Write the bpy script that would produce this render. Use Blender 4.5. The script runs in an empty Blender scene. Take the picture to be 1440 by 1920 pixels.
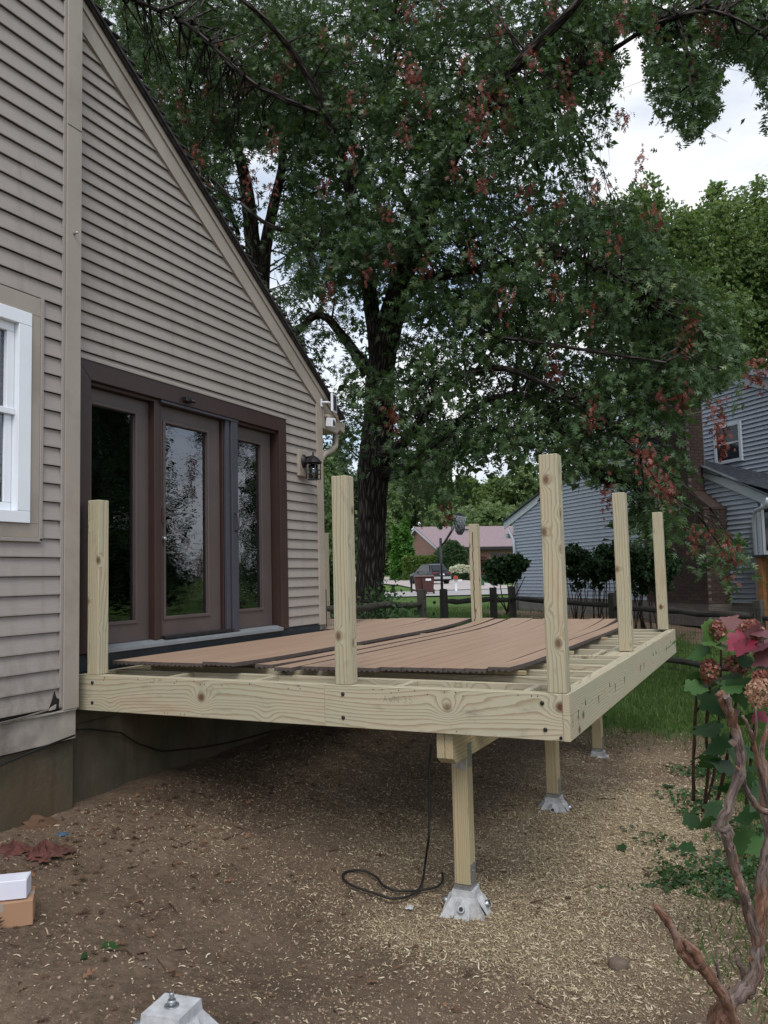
import bpy, bmesh, math, random
import numpy as np
from mathutils import Vector, Matrix
random.seed(7); rng = np.random.default_rng(11)
S = bpy.context.scene; COL = S.collection
R = math.radians
# ------------------------------------------------------------------ camera
F, YAW, PIT, ROL = 1528.157, 0.446209, 0.0788954, -0.0240946
CP = np.array([4.597216, -4.376169, 1.5])
fw = np.array([-math.sin(YAW)*math.cos(PIT), math.cos(YAW)*math.cos(PIT), math.sin(PIT)])
r0 = np.array([math.cos(YAW), math.sin(YAW), 0.]); u0 = np.cross(r0, fw)
rt = math.cos(ROL)*r0+math.sin(ROL)*u0; up = -math.sin(ROL)*r0+math.cos(ROL)*u0
cam = bpy.data.cameras.new('camera'); co = bpy.data.objects.new('camera', cam); COL.objects.link(co)
cam.sensor_fit = 'VERTICAL'; cam.sensor_height = 24; cam.lens = F/1920*24; cam.clip_end = 2000; cam.clip_start = .05
M4 = Matrix.Identity(4)
for i in range(3):
    M4[i][0] = rt[i]; M4[i][1] = up[i]; M4[i][2] = -fw[i]; M4[i][3] = CP[i]
co.matrix_world = M4; S.camera = co
# ------------------------------------------------------------------ light
SUN_EL, SUN_AZ = R(52), R(150)      # soft light from the open side of the yard
w = bpy.data.worlds.new('World'); S.world = w; w.use_nodes = True
wt = w.node_tree; wt.nodes.clear()
def wn(t): return wt.nodes.new(t)
sky = wn('ShaderNodeTexSky'); sky.sky_type = 'NISHITA'; sky.sun_disc = False
sky.sun_elevation = SUN_EL; sky.sun_rotation = SUN_AZ
tc = wn('ShaderNodeTexCoord'); mp = wn('ShaderNodeMapping'); mp.inputs['Scale'].default_value = (1, 1, 2.2)
nz = wn('ShaderNodeTexNoise'); nz.inputs['Scale'].default_value = 2.3; nz.inputs['Detail'].default_value = 7; nz.inputs['Roughness'].default_value = .52
cr = wn('ShaderNodeValToRGB'); cr.color_ramp.elements[0].position = .40; cr.color_ramp.elements[1].position = .56
cr.color_ramp.elements[0].color = (.42, .42, .42, 1)
b1 = wn('ShaderNodeBackground'); b1.inputs['Strength'].default_value = .14
b2 = wn('ShaderNodeBackground'); b2.inputs['Strength'].default_value = .78
nz2 = wn('ShaderNodeTexNoise'); nz2.inputs['Scale'].default_value = 4.5; nz2.inputs['Detail'].default_value = 8; cr2 = wn('ShaderNodeValToRGB')
cr2.color_ramp.elements[0].position = .34; cr2.color_ramp.elements[0].color = (.58, .66, .77, 1); cr2.color_ramp.elements[1].position = .56; cr2.color_ramp.elements[1].color = (.97, .985, 1, 1)
mx = wn('ShaderNodeMixShader'); wo = wn('ShaderNodeOutputWorld')
L = wt.links.new
L(tc.outputs['Generated'], mp.inputs[0]); L(mp.outputs[0], nz.inputs['Vector']); L(mp.outputs[0], nz2.inputs['Vector']); L(nz2.outputs[0], cr2.inputs[0]); L(cr2.outputs[0], b2.inputs['Color']); L(nz.outputs[0], cr.inputs[0])
L(sky.outputs[0], b1.inputs[0]); L(cr.outputs[0], mx.inputs[0]); L(b1.outputs[0], mx.inputs[1]); L(b2.outputs[0], mx.inputs[2]); L(mx.outputs[0], wo.inputs[0])
sl = bpy.data.lights.new('sun', 'SUN'); sl.energy = 1.5; sl.angle = R(25); sl.color = (1, .96, .9)
so = bpy.data.objects.new('sun', sl); COL.objects.link(so)
sd = Vector((math.sin(SUN_AZ)*math.cos(SUN_EL), math.cos(SUN_AZ)*math.cos(SUN_EL), math.sin(SUN_EL)))
so.rotation_euler = sd.to_track_quat('Z', 'Y').to_euler(); so.location = (0, 0, 30)
S.view_settings.view_transform = 'Standard'; S.view_settings.look = 'None'; S.view_settings.gamma = 1; S.view_settings.exposure = .56
try: S.view_settings.use_curve_mapping = False
except Exception: pass
# ------------------------------------------------------------------ survey helpers (pixel of the photo -> point in the place)
def ray(px, py): return fw+(px-720)/F*rt-(py-960)/F*up
def at(px, py, d): return CP+d*ray(px, py)
def on(px, py, ax, v):
    r = ray(px, py); return CP+(v-CP[ax])/r[ax]*r
def sst(a, b, x):
    t = np.clip((np.asarray(x, float)-a)/(b-a), 0, 1); return t*t*(3-2*t)
VP = [0, 6, 8, 11.5, 16, 20, 50, 74, 100, 200, 900]
ZP = [-.47, -.47, -.42, -.22, .2, .35, .4, .8, 1.5, 3, 6]
def tz(x, y):
    x = np.asarray(x, float); y = np.asarray(y, float)
    v = (x-CP[0])*fw[0]/.997+(y-CP[1])*fw[1]/.997
    z = np.interp(v, VP, ZP)
    s = 1-sst(0, 2.7, x); near = 1-sst(4.5, 7, y)
    z = z+.40*s*near*(x > -20)
    z = z+.24*(1-sst(-2.0, -.5, y))*(1-s)
    return z
def gnd(px, py):
    r = ray(px, py); t = .5
    for i in range(4000):
        p = CP+t*r
        if p[2] <= tz(p[0], p[1]): return p
        t *= 1.003
    return p
def vnoise(x, y, sc, seed):
    g = np.random.default_rng(seed).random((256, 256)); X = x*sc; Y = y*sc
    xi = np.floor(X).astype(int); yi = np.floor(Y).astype(int); fx = X-xi; fy = Y-yi
    fx = fx*fx*(3-2*fx); fy = fy*fy*(3-2*fy); a = lambda i, j: g[(xi+i) % 256, (yi+j) % 256]
    return (a(0, 0)*(1-fx)+a(1, 0)*fx)*(1-fy)+(a(0, 1)*(1-fx)+a(1, 1)*fx)*fy
def inpoly(x, y, poly):
    x = np.asarray(x, float); y = np.asarray(y, float); c = np.zeros(x.shape, bool); n = len(poly)
    for i in range(n):
        x1, y1 = poly[i]; x2, y2 = poly[(i+1) % n]
        if y1 == y2: continue
        c ^= ((y1 > y) != (y2 > y)) & (x < (x2-x1)*(y-y1)/(y2-y1)+x1)
    return c
# ------------------------------------------------------------------ materials
class NT:
    def __init__(s, name):
        s.m = bpy.data.materials.new(name); s.m.use_nodes = True; s.t = s.m.node_tree; s.b = s.t.nodes['Principled BSDF']; s.out = s.t.nodes['Material Output']
    def add(s, typ, props=None, **kw):
        n = s.t.nodes.new(typ)
        for k, v in (props or {}).items(): setattr(n, k, v)
        for k, v in kw.items(): s.set(n, k.replace('_', ' '), v)
        return n
    def set(s, n, k, v):
        i = n.inputs[k] if not isinstance(k, int) else n.inputs[k]
        if hasattr(v, 'is_linked') or hasattr(v, 'links'): s.t.links.new(v, i)
        else:
            if isinstance(v, (tuple, list)) and len(v) == 3 and i.type == 'RGBA': v = tuple(v)+(1,)
            i.default_value = v
    def math(s, op, a, b=0., c=None):
        n = s.t.nodes.new('ShaderNodeMath'); n.operation = op; s.set(n, 0, a); s.set(n, 1, b)
        if c is not None: s.set(n, 2, c)
        return n.outputs[0]
    def mix(s, f, a, b, mode='MIX'):
        n = s.t.nodes.new('ShaderNodeMix'); n.data_type = 'RGBA'; n.blend_type = mode
        for i, v in ((0, f), (6, a), (7, b)): s.set(n, i, v)
        return n.outputs[2]
    def ramp(s, f, st):
        n = s.t.nodes.new('ShaderNodeValToRGB'); s.set(n, 0, f); e = n.color_ramp.elements
        while len(e) < len(st): e.new(.5)
        for q, (p, c) in zip(e, st):
            q.position = p; q.color = (tuple(c)+(1,)) if isinstance(c, (tuple, list)) else (c, c, c, 1)
        return n.outputs[0]
    def obj(s): return s.add('ShaderNodeTexCoord').outputs['Object']
    def mapv(s, v, sc, loc=(0, 0, 0)):
        n = s.t.nodes.new('ShaderNodeMapping'); s.set(n, 0, v); n.inputs['Scale'].default_value = sc; n.inputs['Location'].default_value = loc; return n.outputs[0]
    def noise(s, v, sc, det=3, rough=.55, dist=0.):
        return s.add('ShaderNodeTexNoise', Vector=v, Scale=sc, Detail=det, Roughness=rough, Distortion=dist).outputs[0]
    def attr(s, name, o='Fac'): return s.add('ShaderNodeAttribute', {'attribute_name': name}).outputs[o]
    def base(s, c, rough=.6, spec=.4, metal=0.):
        s.set(s.b, 'Base Color', c); s.set(s.b, 'Roughness', rough); s.set(s.b, 'Specular IOR Level', spec); s.set(s.b, 'Metallic', metal)
    def bump(s, h, st=.3, d=.01):
        n = s.add('ShaderNodeBump', Strength=st, Distance=d, Height=h); s.t.links.new(n.outputs[0], s.b.inputs['Normal']); return n.outputs[0]
def simple(name, c, rough=.6, spec=.4, metal=0., var=.12, sc=8, bump=.15, dirt=None):
    n = NT(name); o = n.obj(); a = n.noise(o, sc, 5, .6)
    lo = tuple(x*(1-var) for x in c); hi = tuple(min(1, x*(1+var)) for x in c)
    col = n.ramp(a, [(.3, lo), (.7, hi)])
    if dirt:
        d = n.noise(o, 1.7, 6, .65); col = n.mix(n.ramp(d, [(.5, 0.), (.72, dirt[1])]), col, dirt[0])
    n.base(col, n.ramp(n.noise(o, sc*3, 3), [(.3, rough*.85), (.7, min(1, rough*1.1))]), spec, metal)
    if bump: n.bump(n.noise(o, sc*14, 4), bump, .004)
    return n.m
def lumber_mat(name, light, dark, green, knot=(.10, .045, .02), ringf=26., stain=.5, rough=.72, kv=(3.0, 4.2, 3.0), kt=1.):
    n = NT(name); g = n.attr('g', 'Vector')
    sx = n.add('ShaderNodeSeparateXYZ', Vector=g); X, Y, Z = sx.outputs
    # growth-ring field: slow along the board, fast across it, bent round the knots
    wv = n.mapv(g, (.42, 3.6, 3.6)); warp = n.noise(wv, 1.0, 2, .45)
    rad = n.math('ADD', n.math('MULTIPLY', Y, 1.0), n.math('MULTIPLY', Z, .55))
    kc = n.add('ShaderNodeTexVoronoi', {'feature': 'F1'}, Vector=n.mapv(g, kv), Scale=1.0, Randomness=1.0)
    kd = kc.outputs['Distance']
    kpull = n.math('MULTIPLY', n.math('POWER', n.math('SUBTRACT', 1.0, n.math('MINIMUM', n.math('MULTIPLY', kd, 2.4), 1.0)), 2.0), .07)
    fld = n.math('ADD', n.math('ADD', n.math('MULTIPLY', rad, 1.0), n.math('MULTIPLY', warp, .20)), kpull)
    fld = n.math('ADD', fld, n.math('MULTIPLY', n.noise(n.mapv(g, (8, 60, 60)), 1.0, 2), .006))
    fr = n.math('FRACT', n.math('MULTIPLY', fld, ringf*2.6))
    ring = n.ramp(fr, [(0, 0.), (.55, .12), (.88, 1.), (.95, 1.), (1., 0.)])
    fine = n.noise(n.mapv(g, (6, 420, 420)), 1.0, 3, .7)
    patch = n.noise(n.mapv(g, (1.6, 9, 9), (3, 1, 2)), 1.0, 4, .6)
    oi = n.add('ShaderNodeObjectInfo').outputs['Random']
    col = n.mix(n.ramp(patch, [(.35, 0.), (.65, 1.)]), light, green)
    col = n.mix(n.math('MULTIPLY', ring, .72), col, dark)
    col = n.mix(n.ramp(n.math('ADD', n.math('MULTIPLY', patch, -1.), 1.), [(.6, 0.), (.72, .30)]), col, tuple(min(1, a*b) for a, b in zip(dark, (1.1, .95, .8))))
    col = n.mix(n.ramp(fine, [(.35, 0.), (.8, .28)]), col, dark)
    kn = n.ramp(kd, [(.045*kt, 1.), (.075*kt, .6), (.12*kt, .0)])
    col = n.mix(kn, col, knot)
    st = n.noise(n.mapv(g, (5, 14, 14), (9, 4, 1)), 1.0, 6, .7)
    col = n.mix(n.ramp(st, [(.58, 0.), (.78, stain)]), col, (.10, .09, .075))
    col = n.mix(n.math('MULTIPLY', oi, .25), col, tuple(a*.72 for a in light))
    n.base(col, rough, .25)
    h = n.math('ADD', n.math('MULTIPLY', ring, -.5), n.math('MULTIPLY', fine, .7)); n.bump(h, .45, .002)
    return n.m
def leaf_mat(name, ca, cb, cc=None, trans=.25, rough=.5):
    n = NT(name); t = n.attr('tint'); st = [(.0, ca), (.7, cb)]
    if cc: st.append((1., cc))
    col = n.ramp(t, st); nzv = n.noise(n.obj(), 38, 3, .6); col = n.mix(n.ramp(nzv, [(.35, .0), (.7, .45)]), col, tuple(a*.45 for a in cb)); n.base(col, rough, .35)
    tr = n.add('ShaderNodeBsdfTranslucent', Color=n.mix(.5, col, (cb[0]*1.6, cb[1]*1.7, cb[2]*.6)))
    ms = n.add('ShaderNodeMixShader'); n.set(ms, 0, trans); n.t.links.new(n.b.outputs[0], ms.inputs[1]); n.t.links.new(tr.outputs[0], ms.inputs[2]); n.t.links.new(ms.outputs[0], n.out.inputs[0])
    return n.m
def siding_mat(name, c, dirtc=(.12, .10, .08), dirt=.35):
    n = NT(name); o = n.obj(); gr = n.noise(n.mapv(o, (1, 2.2, 60)), 3.0, 4, .6); big = n.noise(o, .9, 4, .6); oi = n.add('ShaderNodeObjectInfo').outputs['Random']
    col = n.mix(n.ramp(gr, [(.3, 0.), (.7, 1.)]), tuple(x*.90 for x in c), tuple(x*1.06 for x in c))
    col = n.mix(n.math('MULTIPLY', oi, .22), col, tuple(x*.88 for x in c))
    streak = n.noise(n.mapv(o, (9, 9, .5)), 1.0, 5, .65)
    col = n.mix(n.ramp(streak, [(.52, 0.), (.78, dirt)]), col, dirtc)
    col = n.mix(n.ramp(big, [(.5, 0.), (.8, dirt*.6)]), col, dirtc)
    zz = n.add('ShaderNodeSeparateXYZ', Vector=o).outputs[2]; spl = n.math('MULTIPLY', n.ramp(n.noise(n.mapv(o, (1, 7, 5)), 1.4, 6, .7), [(.4, 0.), (.68, .7)]), n.ramp(n.math('MULTIPLY', zz, .5), [(.30, 1.), (.60, 0.)])); col = n.mix(spl, col, dirtc)
    n.base(col, .55, .3); n.bump(gr, .35, .003); return n.m
def brick_far(name, sc):
    n = NT(name); o = n.obj(); b = n.add('ShaderNodeTexBrick', Vector=n.mapv(n.add('ShaderNodeCombineXYZ', X=n.math('ADD', n.add('ShaderNodeSeparateXYZ', Vector=o).outputs[0], n.add('ShaderNodeSeparateXYZ', Vector=o).outputs[1]), Y=n.add('ShaderNodeSeparateXYZ', Vector=o).outputs[2]).outputs[0], (1, 1, 1)), Color1=(.30, .17, .13), Color2=(.22, .12, .10), Mortar=(.33, .28, .25), Scale=sc)
    b.inputs['Brick Width'].default_value = .9; b.inputs['Row Height'].default_value = .3
    n.base(b.outputs[0], .9, .2); return n.m
MT = {}
MT['pine'] = lumber_mat('treated_pine', (.50, .445, .33), (.26, .19, .115), (.43, .435, .32))
MT['pine_post'] = lumber_mat('treated_pine_post', (.50, .44, .315), (.26, .18, .105), (.42, .43, .31), ringf=22, stain=.75, kv=(5.0, 7.5, 7.5), kt=1.7)
MT['pine_old'] = lumber_mat('treated_pine_yellow', (.44, .355, .22), (.27, .18, .095), (.38, .36, .23))
MT['pine_end'] = lumber_mat('pine_end_grain', (.52, .40, .27), (.34, .20, .11), (.50, .40, .26), ringf=60)
MT['weathered'] = lumber_mat('weathered_wood', (.085, .078, .07), (.028, .025, .022), (.06, .06, .05), ringf=20, rough=.9)
MT['siding'] = siding_mat('taupe_vinyl_siding', (.298, .270, .247))
MT['siding_l'] = siding_mat('taupe_vinyl_siding_front', (.312, .280, .260), dirt=.3)
MT['gray_siding'] = siding_mat('blue_gray_siding', (.33, .375, .455), dirt=.15)
MT['trim'] = simple('tan_trim_paint', (.315, .280, .240), .5, var=.06, sc=3, dirt=((.18, .15, .12), .5))
MT['trim_dirty'] = simple('peeling_skirt_paint', (.33, .30, .27), .7, var=.2, sc=6, dirt=((.07, .055, .045), .85))
MT['white'] = simple('white_vinyl', (.74, .78, .84), .35, var=.03, sc=3, bump=.03)
MT['graytrim'] = simple('gray_white_trim', (.50, .55, .62), .5, var=.05, bump=.05)
MT['brown'] = simple('brown_door_casing', (.040, .0225, .0195), .42, var=.12, sc=4, bump=.08)
MT['doorp'] = simple('taupe_brown_door_paint', (.082, .064, .061), .45, var=.1, sc=3, bump=.06, dirt=((.05, .04, .04), .4))
MT['navy'] = simple('dark_gray_screen_frame', (.05, .05, .065), .4, var=.08, bump=.03)
MT['black'] = simple('black_metal', (.012, .012, .014), .4, var=.2, bump=.05)
MT['rubber'] = simple('black_rubber', (.012, .012, .012), .65, var=.2, bump=.1)
MT['metal'] = simple('galvanized_steel', (.38, .40, .42), .38, metal=.85, var=.2, sc=20, bump=.1)
MT['flash'] = simple('dark_blue_flashing', (.020, .028, .035), .5, var=.35, sc=5, bump=.2)
MT['sill'] = simple('aluminum_sill', (.19, .21, .225), .4, var=.1, bump=.05)
MT['shingle'] = simple('dark_roof_shingle', (.035, .033, .035), .95, var=.5, sc=14, bump=.8)
MT['shingle_gray'] = simple('charcoal_shingle', (.075, .085, .105), .95, var=.45, sc=9, bump=.8)
MT['shingle_mauve'] = simple('mauve_shingle', (.235, .175, .19), .95, var=.25, sc=6, bump=.6)
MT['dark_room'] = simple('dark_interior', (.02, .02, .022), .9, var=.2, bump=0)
MT['curtain'] = simple('gray_curtain', (.34, .37, .33), .9, var=.1, sc=2, bump=0)
MT['cardboard'] = simple('brown_cardboard', (.34, .20, .12), .8, var=.08, sc=5, bump=.08)
MT['whitebox'] = simple('white_carton', (.66, .67, .78), .5, var=.03, bump=.03)
MT['tag'] = simple('faded_blue_plastic', (.05, .10, .16), .5, var=.1, bump=.02)
MT['redcloth'] = simple('dirty_red_cloth', (.10, .035, .028), .95, var=.5, sc=14, bump=.8, dirt=((.07, .048, .035), .95))
MT['stone'] = simple('brown_stone', (.12, .09, .07), .9, var=.3, sc=10, bump=.6)
MT['asphalt'] = simple('pale_asphalt', (.30, .29, .29), .9, var=.12, sc=2, bump=.3)
MT['driveway'] = simple('pinkish_concrete_drive', (.37, .33, .32), .9, var=.12, sc=2, bump=.2)
MT['bin'] = simple('maroon_plastic', (.075, .03, .028), .5, var=.1, bump=.05)
MT['red'] = simple('red_paint', (.33, .06, .04), .5, var=.1, bump=.02)
MT['greenbox'] = simple('green_utility_paint', (.03, .09, .07), .5, var=.1, bump=.02)
MT['carpaint'] = simple('dark_blue_car_paint', (.012, .015, .024), .28, spec=.45, var=.05, bump=0)
MT['carglass'] = simple('tinted_car_glass', (.012, .015, .018), .12, spec=.5, var=.02, bump=0)
MT['chrome'] = simple('silver_plastic', (.45, .46, .48), .3, metal=.5, var=.05, bump=0)
MT['taillight'] = simple('red_lens', (.30, .01, .01), .2, var=.05, bump=0)
MT['orangewood'] = simple('stained_orange_wood', (.26, .12, .045), .7, var=.3, sc=9, bump=.2)
MT['brick'] = None
n = NT('dark_brick'); oi = n.add('ShaderNodeObjectInfo').outputs['Random']; at_ = n.attr('tint'); o = n.obj()
c = n.ramp(n.math('FRACT', n.math('ADD', oi, at_)), [(0, (.055, .038, .034)), (.4, (.080, .054, .046)), (.75, (.068, .052, .049)), (1, (.105, .070, .058))])
n.base(n.mix(n.noise(o, 40, 4), c, (.04, .028, .026)), .9, .2); n.bump(n.noise(o, 60, 4), .5, .004); MT['brick'] = n.m
MT['mortar'] = simple('mortar', (.12, .10, .092), .95, var=.2, sc=10)
MT['brickfar'] = brick_far('pinkish_brick', 4.0)
n = NT('stained_concrete'); o = n.obj(); sx = n.add('ShaderNodeSeparateXYZ', Vector=o)
a = n.noise(o, 2.2, 6, .65); st = n.noise(n.mapv(o, (6, 6, .8)), 1.6, 6, .7)
c = n.mix(n.ramp(a, [(.3, 0.), (.7, 1.)]), (.060, .052, .035), (.115, .10, .076)); c = n.mix(n.ramp(st, [(.5, 0.), (.75, .75)]), c, (.055, .045, .03))
c = n.mix(n.ramp(n.noise(o, 1.1, 3), [(.52, 0.), (.7, .5)]), c, (.085, .045, .02)); c = n.mix(n.ramp(n.noise(n.mapv(o, (1, 1, 1), (5, 5, 5)), 1.6, 5), [(.55, 0.), (.75, .5)]), c, (.035, .05, .02))
n.base(c, .9, .2); n.bump(n.noise(o, 18, 6, .7), .5, .01); MT['concrete'] = n.m
MT['pierc'] = simple('white_precast_concrete', (.44, .45, .47), .9, var=.22, sc=22, bump=.9, dirt=((.17, .13, .10), .9))
MT['ncf'] = simple('gray_house_foundation', (.16, .15, .14), .9, var=.2, sc=3, bump=.3)
# composite decking
n = NT('brown_composite_board'); g = n.attr('g', 'Vector'); oi = n.add('ShaderNodeObjectInfo').outputs['Random']
f1 = n.noise(n.mapv(g, (1.2, 60, 60)), 1., 4, .6); f2 = n.noise(n.mapv(g, (.8, 9, 9)), 1., 3)
c = n.mix(n.ramp(f1, [(.3, 0.), (.7, 1.)]), (.27, .18, .12), (.45, .315, .22)); c = n.mix(n.ramp(f2, [(.35, 0.), (.7, .6)]), c, (.36, .24, .175)); c = n.mix(n.math('MULTIPLY', oi, .4), c, (.30, .195, .14))
n.base(c, .55, .4); n.bump(f1, .3, .002); MT['comp'] = n.m
MT['compedge'] = simple('gray_board_core', (.085, .068, .062), .8, var=.2, sc=20)
# bark
n = NT('dark_oak_bark'); g = n.attr('g', 'Vector'); v = n.mapv(g, (3.0, 24, 24)); a = n.noise(v, 1., 6, .65, .6)
vo = n.add('ShaderNodeTexVoronoi', {'feature': 'DISTANCE_TO_EDGE'}, Vector=n.mapv(g, (3.2, 20, 20)), Scale=1.).outputs['Distance']
h = n.math('ADD', n.math('MINIMUM', n.math('MULTIPLY', vo, 3.), 1.), n.math('MULTIPLY', a, .6))
n.base(n.ramp(h, [(.25, (.010, .009, .008)), (.9, (.045, .038, .034)), (1.4, (.085, .078, .07))]), .95, .15); n.bump(h, .9, .03); MT['bark'] = n.m
n = NT('peeling_shrub_bark'); g = n.attr('g', 'Vector'); a = n.noise(n.mapv(g, (14, 70, 70)), 1., 6, .7, .9); b = n.noise(n.mapv(g, (5, 6, 6), (2, 2, 2)), 1., 3)
c = n.ramp(a, [(.3, (.040, .021, .016)), (.48, (.165, .082, .052)), (.72, (.34, .23, .17))]); c = n.mix(n.ramp(b, [(.46, 0.), (.56, .9)]), c, n.ramp(a, [(.36, (.04, .03, .027)), (.66, (.27, .215, .195))]))
n.base(c, .75, .3); n.bump(a, .8, .006); MT['shrubbark'] = n.m
n = NT('thin_twig'); n.base(n.ramp(n.noise(n.obj(), 30, 3), [(.3, (.035, .022, .018)), (.7, (.10, .055, .04))]), .85, .2); MT['twig'] = n.m
MT['oakleaf'] = leaf_mat('pin_oak_leaf', (.018, .048, .019), (.090, .155, .066), (.27, .32, .15), .25, .40)  # tint spread is leaf variation, widened to paint in highlights and dark between
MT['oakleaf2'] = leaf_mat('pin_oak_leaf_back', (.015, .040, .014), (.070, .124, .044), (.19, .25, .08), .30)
MT['redleaf'] = leaf_mat('dead_red_leaf', (.080, .016, .013), (.20, .050, .034), (.33, .15, .09), .12)
MT['leafmid'] = leaf_mat('yellow_green_foliage', (.058, .112, .038), (.155, .232, .078), (.29, .32, .11), .38)
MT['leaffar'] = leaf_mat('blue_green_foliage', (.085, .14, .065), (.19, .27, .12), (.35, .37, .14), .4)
MT['leafdark'] = leaf_mat('dark_evergreen', (.012, .036, .014), (.042, .092, .030), (.09, .16, .045), .2)
MT['arbor'] = leaf_mat('arborvitae_green', (.03, .10, .015), (.08, .20, .03), (.14, .27, .05), .3)
MT['hedge'] = leaf_mat('hedge_green', (.04, .09, .02), (.10, .17, .03), (.20, .24, .05), .25)
MT['purple'] = leaf_mat('purple_foliage', (.05, .02, .02), (.12, .05, .045), (.2, .1, .08), .2)
MT['flower'] = leaf_mat('white_flower', (.3, .35, .2), (.7, .7, .6), (.85, .83, .75), .2)
MT['grassb'] = leaf_mat('grass_blade', (.035, .075, .018), (.09, .165, .04), (.24, .25, .11), .35)
MT['hydleaf'] = leaf_mat('hydrangea_leaf', (.014, .042, .015), (.045, .115, .035), (.11, .20, .05), .25)
MT['hydred'] = leaf_mat('crimson_leaf', (.10, .012, .022), (.25, .018, .05), (.33, .05, .07), .15)
MT['hydplum'] = leaf_mat('plum_leaf', (.08, .025, .035), (.16, .06, .07), (.25, .14, .12), .2)
MT['floret'] = leaf_mat('rust_floret', (.13, .035, .03), (.33, .13, .10), (.55, .34, .25), .25)
MT['floretpink'] = leaf_mat('pale_pink_floret', (.30, .16, .11), (.52, .31, .23), (.62, .48, .36), .25)
MT['shaving'] = leaf_mat('wood_shaving', (.34, .26, .165), (.66, .56, .40), (.80, .73, .58), .25, .7)
MT['litter'] = leaf_mat('dry_leaf_litter', (.05, .03, .02), (.15, .085, .05), (.28, .14, .08), .1, .8)
n = NT('window_glass'); o = n.obj()
gl = n.add('ShaderNodeBsdfGlossy', Color=(.92, .93, 1.0, 1), Roughness=.0); tr = n.add('ShaderNodeBsdfTransparent', Color=(.55, .62, .60, 1))
bp = n.add('ShaderNodeBump', Strength=.05, Distance=.02, Height=n.noise(n.mapv(o, (1, 3, 9)), 1.6, 3, .55, .4)); n.t.links.new(bp.outputs[0], gl.inputs['Normal'])
fr = n.add('ShaderNodeFresnel', IOR=2.3); ms = n.add('ShaderNodeMixShader'); n.t.links.new(fr.outputs[0], ms.inputs[0]); n.t.links.new(tr.outputs[0], ms.inputs[1]); n.t.links.new(gl.outputs[0], ms.inputs[2]); n.t.links.new(ms.outputs[0], n.out.inputs[0]); MT['glass'] = n.m
n = NT('ground_soil_and_turf'); o = n.obj(); gm = n.attr('grass'); sm = n.attr('shav')
a = n.noise(o, 1.3, 6, .6); b = n.noise(o, 22, 6, .7); c2 = n.noise(o, 110, 6, .8)
soil = n.ramp(a, [(.3, (.150, .106, .074)), (.55, (.285, .205, .145)), (.75, (.38, .285, .20))]); soil = n.mix(n.ramp(b, [(.35, .55), (.65, 0.)]), soil, (.045, .030, .023)); soil = n.mix(n.ramp(c2, [(.52, 0.), (.66, .75)]), soil, (.30, .225, .165)); soil = n.mix(n.ramp(c2, [(.32, .7), (.45, 0.)]), soil, (.055, .039, .029))
sv = n.noise(n.mapv(o, (1, 1, 1)), 55, 5, .8, .8); soil = n.mix(n.math('MULTIPLY', sm, n.ramp(sv, [(.44, 0.), (.60, 1.)])), soil, n.ramp(c2, [(.3, (.28, .21, .13)), (.7, (.60, .50, .36))]))
turf = n.ramp(n.noise(o, 9, 6, .7), [(.3, (.035, .065, .018)), (.6, (.085, .15, .035)), (.8, (.16, .21, .07))]); turf = n.mix(n.ramp(n.noise(o, .25, 4), [(.45, 0.), (.7, .5)]), turf, (.14, .21, .055))
gf = n.ramp(n.math('ADD', gm, n.math('MULTIPLY', n.math('SUBTRACT', b, .5), .6)), [(.35, 0.), (.65, 1.)])
n.base(n.mix(gf, soil, turf), .95, .12); n.bump(n.math('ADD', b, n.math('MULTIPLY', c2, .9)), 1., .025); MT['ground'] = n.m
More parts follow.
